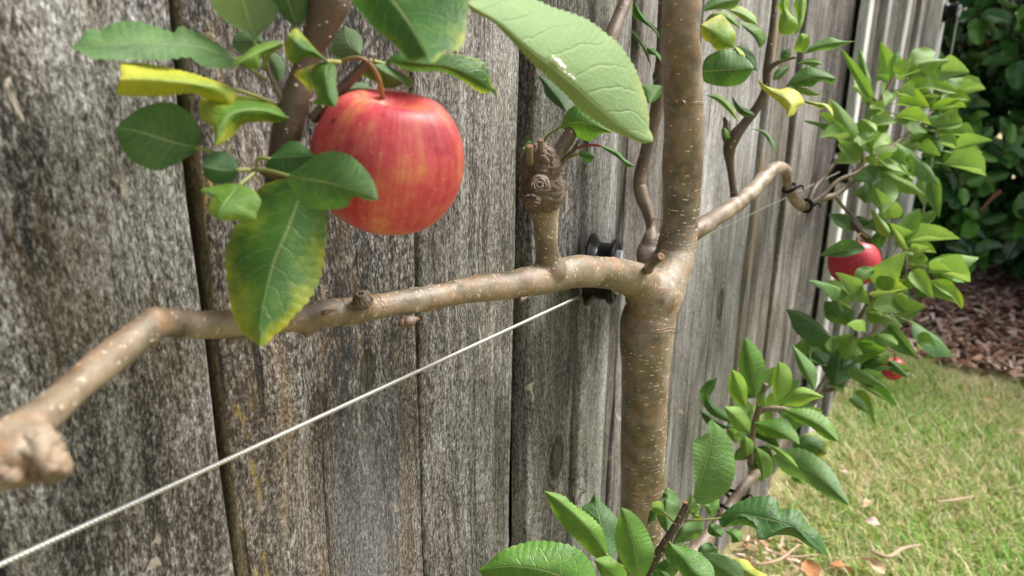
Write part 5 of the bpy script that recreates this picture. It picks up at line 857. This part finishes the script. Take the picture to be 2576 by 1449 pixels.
for k in range(26):                                   # stems rising from the bed, forking towards the lawn side
    b = np.array((hr.uniform(3.5, 4.3), hr.uniform(-1.5, .6), 0.)); p = [b]
    for j in range(5): p.append(p[-1] + np.array((hr.normal(-.09, .07), hr.normal(0, .09), hr.uniform(.26, .42))))
    stems.append(place('stem', MB().tube(p, [.016, .014, .012, .010, .007, .004], nseg=8, m=4, wob=.06).mesh('stem'), M_HSTEM, hedge))
    q = catmull(p, 10)
    for _ in range(16): nodes.append((q[hr.integers(6, len(q))], k))
for sx, sy, ex, ey, d in [(1420 + 700, 310, 1240 + 700, 60, 2.75), (2130, 300, 2240, 90, 2.8), (2130, 310, 2110, 420, 2.8), (2340, 340, 2210, 600, 2.9), (2130, 320, 2352, 260, 2.8), (2190, 1290, 2060, 1420, 2.6)]:       # reddish twigs seen in front of the dark
    a = atd(*P('D', sx, sy), d); b = atd(*P('D', ex, ey), d - .05); place('twig', MB().tube([a, (a + b) / 2 + (0, 0, .006), b], [.008, .006, .004], nseg=7).mesh('twig'), plain('hedge_twig', (.16, .07, .035), .7) if 'hedge_twig' not in bpy.data.materials else bpy.data.materials['hedge_twig'], hedge)
def rosette(c, n, axis, size, rows):
    axis = unit(axis); u = unit(np.cross(axis, hr.normal(0, 1, 3))); w = np.cross(axis, u)
    for i in range(n):
        a = i * 2.4 + hr.uniform(0, .5); lift = hr.uniform(.0, .75); d = unit((u * math.cos(a) + w * math.sin(a)) * (1 - lift * .5) + axis * lift); L = size * hr.uniform(.7, 1.15)
        b = c + axis * (-.05 + .014 * i) + d * .008; N = unit(axis * 1.0 + np.array((-.25, -.25, .7)) - d * .4 + hr.normal(0, .15, 3)); rows.append((b, b + d * L, L * hr.uniform(.52, .68), N))
rows = []
for k in range(430):                                   # shell of shoot tips facing the lawn and the camera
    z = hr.uniform(.14, 1.85); y = hr.uniform(-1.7, .55); x = 3.05 + .5 * hr.random() ** 1.3 + (.25 if z < .35 else 0) * hr.random() + .10 * math.sin(y * 5 + z * 4)
    rosette(np.array((x, y, z)), hr.integers(4, 8), np.array((-.75, -.35, .35)) + hr.normal(0, .4, 3), .098, rows)
ROTT = ROT.T
def inview(p, mx=.0):
    c = ROTT @ (np.array(p) - CAM); X = 1288 + F * c[0] / -c[2]; Y = 724 - F * c[1] / -c[2]; return 2290 < X < 2600 and -20 < Y < 760, -c[2]
iv = [(inview(r[0]), r) for r in rows]; vis = sorted([(d[1], i) for i, (d, r) in enumerate(iv) if d[0]]); show = set(i for _, i in vis[:290])
stuffV, stuffF, stuffUV = [], [], []
def stuff_leaf(b, t, w, N):
    X = t - b; N = unit(N - X * (N @ X) / (X @ X)); Y = unit(np.cross(N, X)) * w * .5; L = np.linalg.norm(X); k = len(stuffV)
    for (s, c, h, uu) in [(0, 0, 0, 0), (.25, .8, .02, .25), (.6, 1.0, .03, .6), (.88, .65, .0, .88), (1, 0, -.05, 1), (.88, -.65, 0, .88), (.6, -1, .03, .6), (.25, -.8, .02, .25)]:
        stuffV.append(b + X * s + Y * c + N * h * L); stuffUV.append((uu, .5 + c * .5))
    stuffF.append((k, k + 1, k + 2, k + 6, k + 7)); stuffF.append((k + 2, k + 3, k + 4, k + 5, k + 6))
for i, (b, t, w, N) in enumerate(rows):
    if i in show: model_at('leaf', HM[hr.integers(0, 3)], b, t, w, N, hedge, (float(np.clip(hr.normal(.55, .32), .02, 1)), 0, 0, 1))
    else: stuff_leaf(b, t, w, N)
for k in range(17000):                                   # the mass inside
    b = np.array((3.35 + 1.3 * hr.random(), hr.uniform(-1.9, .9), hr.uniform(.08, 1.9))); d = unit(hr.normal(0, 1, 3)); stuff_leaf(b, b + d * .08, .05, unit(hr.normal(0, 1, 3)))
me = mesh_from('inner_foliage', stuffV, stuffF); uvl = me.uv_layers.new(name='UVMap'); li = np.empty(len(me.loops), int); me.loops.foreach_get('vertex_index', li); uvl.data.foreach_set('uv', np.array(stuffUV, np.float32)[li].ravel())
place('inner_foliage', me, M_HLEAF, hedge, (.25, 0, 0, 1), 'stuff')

# ------------------------------------------------------------------ lawn, mulch, litter
gr = np.random.default_rng(5)
def edge_x(y): return 2.42 + .10 * np.sin(y * 4.0) + .05 * np.sin(y * 11 + 1)
def grass():
    xs, ys = [], []
    for (x0, x1, y0, y1, n) in [(.95, 2.75, -1.0, -.02, 105000), (-1.5, 2.6, -2.6, -.0, 75000)]:
        x = gr.uniform(x0, x1, n); y = gr.uniform(y0, y1, n); keep = (x < edge_x(y) + gr.normal(0, .03, n)) & ((y < -.05) | (gr.random(n) < .5)); near = (x < 1.27) & (y > -.24 + .1 * np.sin(x * 9)) & (gr.random(n) < .7); keep &= ~near; xs.append(x[keep]); ys.append(y[keep])
    x = np.concatenate(xs); y = np.concatenate(ys); n = len(x); h = gr.uniform(.012, .034, n) + .022 * (gr.random(n) < .06); a = gr.uniform(0, 6.283, n); lean = gr.uniform(.2, 1.5, n) * h; w = gr.uniform(.0008, .0019, n)
    patch = .5 + .5 * np.sin(x * 6.1 + 2 * np.sin(y * 5.2)) * np.cos(y * 7.7 + 1.5 * np.sin(x * 4.3)); patch = np.clip(patch * .5 + .5 * (.5 + .5 * np.sin(x * 47 + 3 * np.sin(y * 31)) * np.sin(y * 53 + 2 * np.sin(x * 37))), 0, 1); z = hills(x, y) - .004
    dx, dy = np.cos(a), np.sin(a); sx, sy = -dy * w, dx * w; V = np.empty((n, 5, 3), np.float32)
    V[:, 0] = np.stack([x - sx, y - sy, z], 1); V[:, 1] = np.stack([x + sx, y + sy, z], 1)
    mx, my, mz = x + dx * lean * .35, y + dy * lean * .35, z + h * .6; V[:, 2] = np.stack([mx + sx * .8, my + sy * .8, mz], 1); V[:, 3] = np.stack([mx - sx * .8, my - sy * .8, mz], 1); V[:, 4] = np.stack([x + dx * lean, y + dy * lean, z + h * .95], 1)
    k = np.arange(n) * 5; quads = np.stack([k, k + 1, k + 2, k + 3], 1); tris = np.stack([k + 3, k + 2, k + 4], 1)
    me = bpy.data.meshes.new('grass'); me.vertices.add(n * 5); me.vertices.foreach_set('co', V.ravel()); loops = np.concatenate([quads.ravel(), tris.ravel()]); me.loops.add(len(loops)); me.loops.foreach_set('vertex_index', loops.astype(np.int32))
    me.polygons.add(n * 2); me.polygons.foreach_set('loop_start', np.concatenate([np.arange(n) * 4, n * 4 + np.arange(n) * 3]).astype(np.int32)); me.update(calc_edges=True); me.validate()
    dry = gr.random(n) < (.05 + .85 * patch); g = np.stack([gr.uniform(.20, .33, n), gr.uniform(.36, .50, n), gr.uniform(.06, .11, n)], 1); s = np.stack([gr.uniform(.58, .76, n), gr.uniform(.53, .67, n), gr.uniform(.30, .42, n)], 1)
    c = np.where(dry[:, None], s, g); col_attr(me, np.repeat(c, 5, 0)); o = place('grass', me, M_GRASS, None, None, 'stuff'); o['label'] = 'short mown lawn grass, green mixed with straw-coloured blades'; o['category'] = 'grass'
grass()
def chips(name, n, xf, yf, zf, size, label, cat):
    V = np.empty((n, 8, 3), np.float32); col = np.empty((n, 3)); box = np.array([(sx, sy, sz) for sx in (-1, 1) for sy in (-1, 1) for sz in (-1, 1)], float)
    pal = np.array([(.20, .10, .06), (.30, .17, .11), (.42, .27, .19), (.55, .40, .31), (.62, .49, .40), (.12, .06, .04), (.36, .22, .15)])
    for i in range(n):
        L = gr.uniform(*size); s = np.array((L, L * gr.uniform(.12, .5), L * gr.uniform(.05, .14))); b = box * s * (1 + gr.normal(0, .18, (8, 3))); b[box[:, 0] > 0] *= (1, gr.uniform(.3, 1), gr.uniform(.3, 1))
        e = Euler((gr.normal(0, .3), gr.normal(0, .3), gr.uniform(0, 6.28))).to_matrix(); x = xf(); y = yf(x); V[i] = b @ np.array(e).T + (x, y, float(hills(x, y)) + zf() + s[2]); col[i] = pal[gr.integers(0, 7)] * gr.uniform(.9, 1.35)
    f = np.array([(0, 1, 3, 2), (4, 6, 7, 5), (0, 4, 5, 1), (2, 3, 7, 6), (0, 2, 6, 4), (1, 5, 7, 3)]); Fc = (np.arange(n)[:, None, None] * 8 + f).reshape(-1, 4)
    me = mesh_from(name, V.reshape(-1, 3), Fc, False); col_attr(me, np.repeat(col, 8, 0)); o = place(name, me, M_CHIP, None, None, 'stuff'); o['label'] = label; o['category'] = cat
chips('wood_chip_mulch', 14000, lambda: gr.uniform(2.40, 4.4), lambda x: gr.uniform(-1.5, .25), lambda: .004 + abs(gr.normal(0, .012)), (.006, .023), 'reddish brown wood chip mulch spread between the lawn and the hedge', 'mulch')
def near_y(x): return -abs(gr.normal(0, .10)) + .0
chips('bark_litter', 260, lambda: gr.uniform(.6, 1.36), near_y, lambda: .006 + abs(gr.normal(0, .008)), (.004, .014), 'scattered bark chips and litter along the foot of the fence', 'mulch')
# fallen leaves and twigs that can be picked out on the lawn
def dry_leaf(px, py, L, col, label, ang):
    L *= .68
    c = atd(px, py, 1.0); d = ray(px, py); g = CAM + d * ((.026 - CAM[2]) / d[2]); r_ = np.random.default_rng(int(px)); V, cs = [], np.array([-1, -.5, 0, .5, 1]); n = 14
    for i in range(n):
        t = i / (n - 1); w = .30 * L * math.sin(math.pi * t ** .75) if 0 < t < 1 else .0
        for k in cs: V.append(((t - .5) * L, k * w, .16 * L * abs(k) ** 1.5 * math.sin(math.pi * t) + .10 * L * math.sin(t * 5 + k)))
    Fc = [(i * 5 + k, (i + 1) * 5 + k, (i + 1) * 5 + k + 1, i * 5 + k + 1) for i in range(n - 1) for k in range(4)]
    me = mesh_from('fallen_leaf', V, Fc); col_attr(me, np.array(col) * r_.uniform(.75, 1.2, (len(V), 1))); o = place('fallen_leaf', me, M_DRY); o.location = g; o.rotation_euler = (r_.normal(0, .3), r_.normal(0, .3), ang); tag(o, label, 'leaf', 'dead leaves lying on the lawn')
TAN, BRN, PNK = (.52, .38, .24), (.36, .17, .08), (.58, .42, .36)
for a in [(2035, 1432, .075, BRN, 'large curled brown dead leaf at the bottom of the lawn', .4), (2115, 1428, .06, BRN, 'brown dead leaf right of the large curled one', 2.0), (2205, 1425, .05, TAN, 'pale folded dead leaf low on the lawn beside the brown ones', 1.2), (2480, 1330 - 325, .05, TAN, 'pale dead leaf on the upper lawn near the right edge', .2),
          (2187, 1268, .05, TAN, 'small tan dead leaf just below the long drooping leaf', 2.6), (2122, 1185, .035, PNK, 'pinkish chip of dead leaf beside the drooping leaf', .7), (2035, 1082, .05, PNK, 'pale pink dead leaf against the foot of the fence', 1.5), (2330, 1130, .03, PNK, 'small pale dead leaf in the middle of the lawn', .3), (2195, 1315, .045, PNK, 'pale dead leaf in the grass between tan leaf and twigs', 1.9), (2560, 1090, .05, TAN, 'tan dead leaf at the right edge of the lawn', .9)]: dry_leaf(*a)
def fallen_twig(pts, r, label):
    q = []
    for px, py in pts: d = ray(px, py); q.append(CAM + d * ((.030 - CAM[2]) / d[2]))
    me = MB().tube(q, [r * .7] + [r] * (len(q) - 2) + [r * .5], nseg=7, m=5, wob=.1).mesh('fallen_twig'); col_attr(me, np.array((.46, .33, .24)) * np.ones((len(me.vertices), 1))); o = place('fallen_twig', me, M_DRY); tag(o, label, 'twig', 'fallen twigs on the lawn')
fallen_twig([(2190, 1385), (2235, 1400), (2270, 1380), (2315, 1370)], .0032, 'crooked fallen twig lying across the lower lawn')
fallen_twig([(2355, 1262), (2400, 1258), (2450, 1248)], .003, 'thin straight fallen twig in the middle of the lawn')
fallen_twig([(1905, 1420), (1960, 1408), (2010, 1370)], .0028, 'fallen twig leaning at the foot of the fence')
fallen_twig([(1930, 1385), (1985, 1400), (2060, 1395)], .0022, 'thin fallen twig on the bark litter beside the fence')
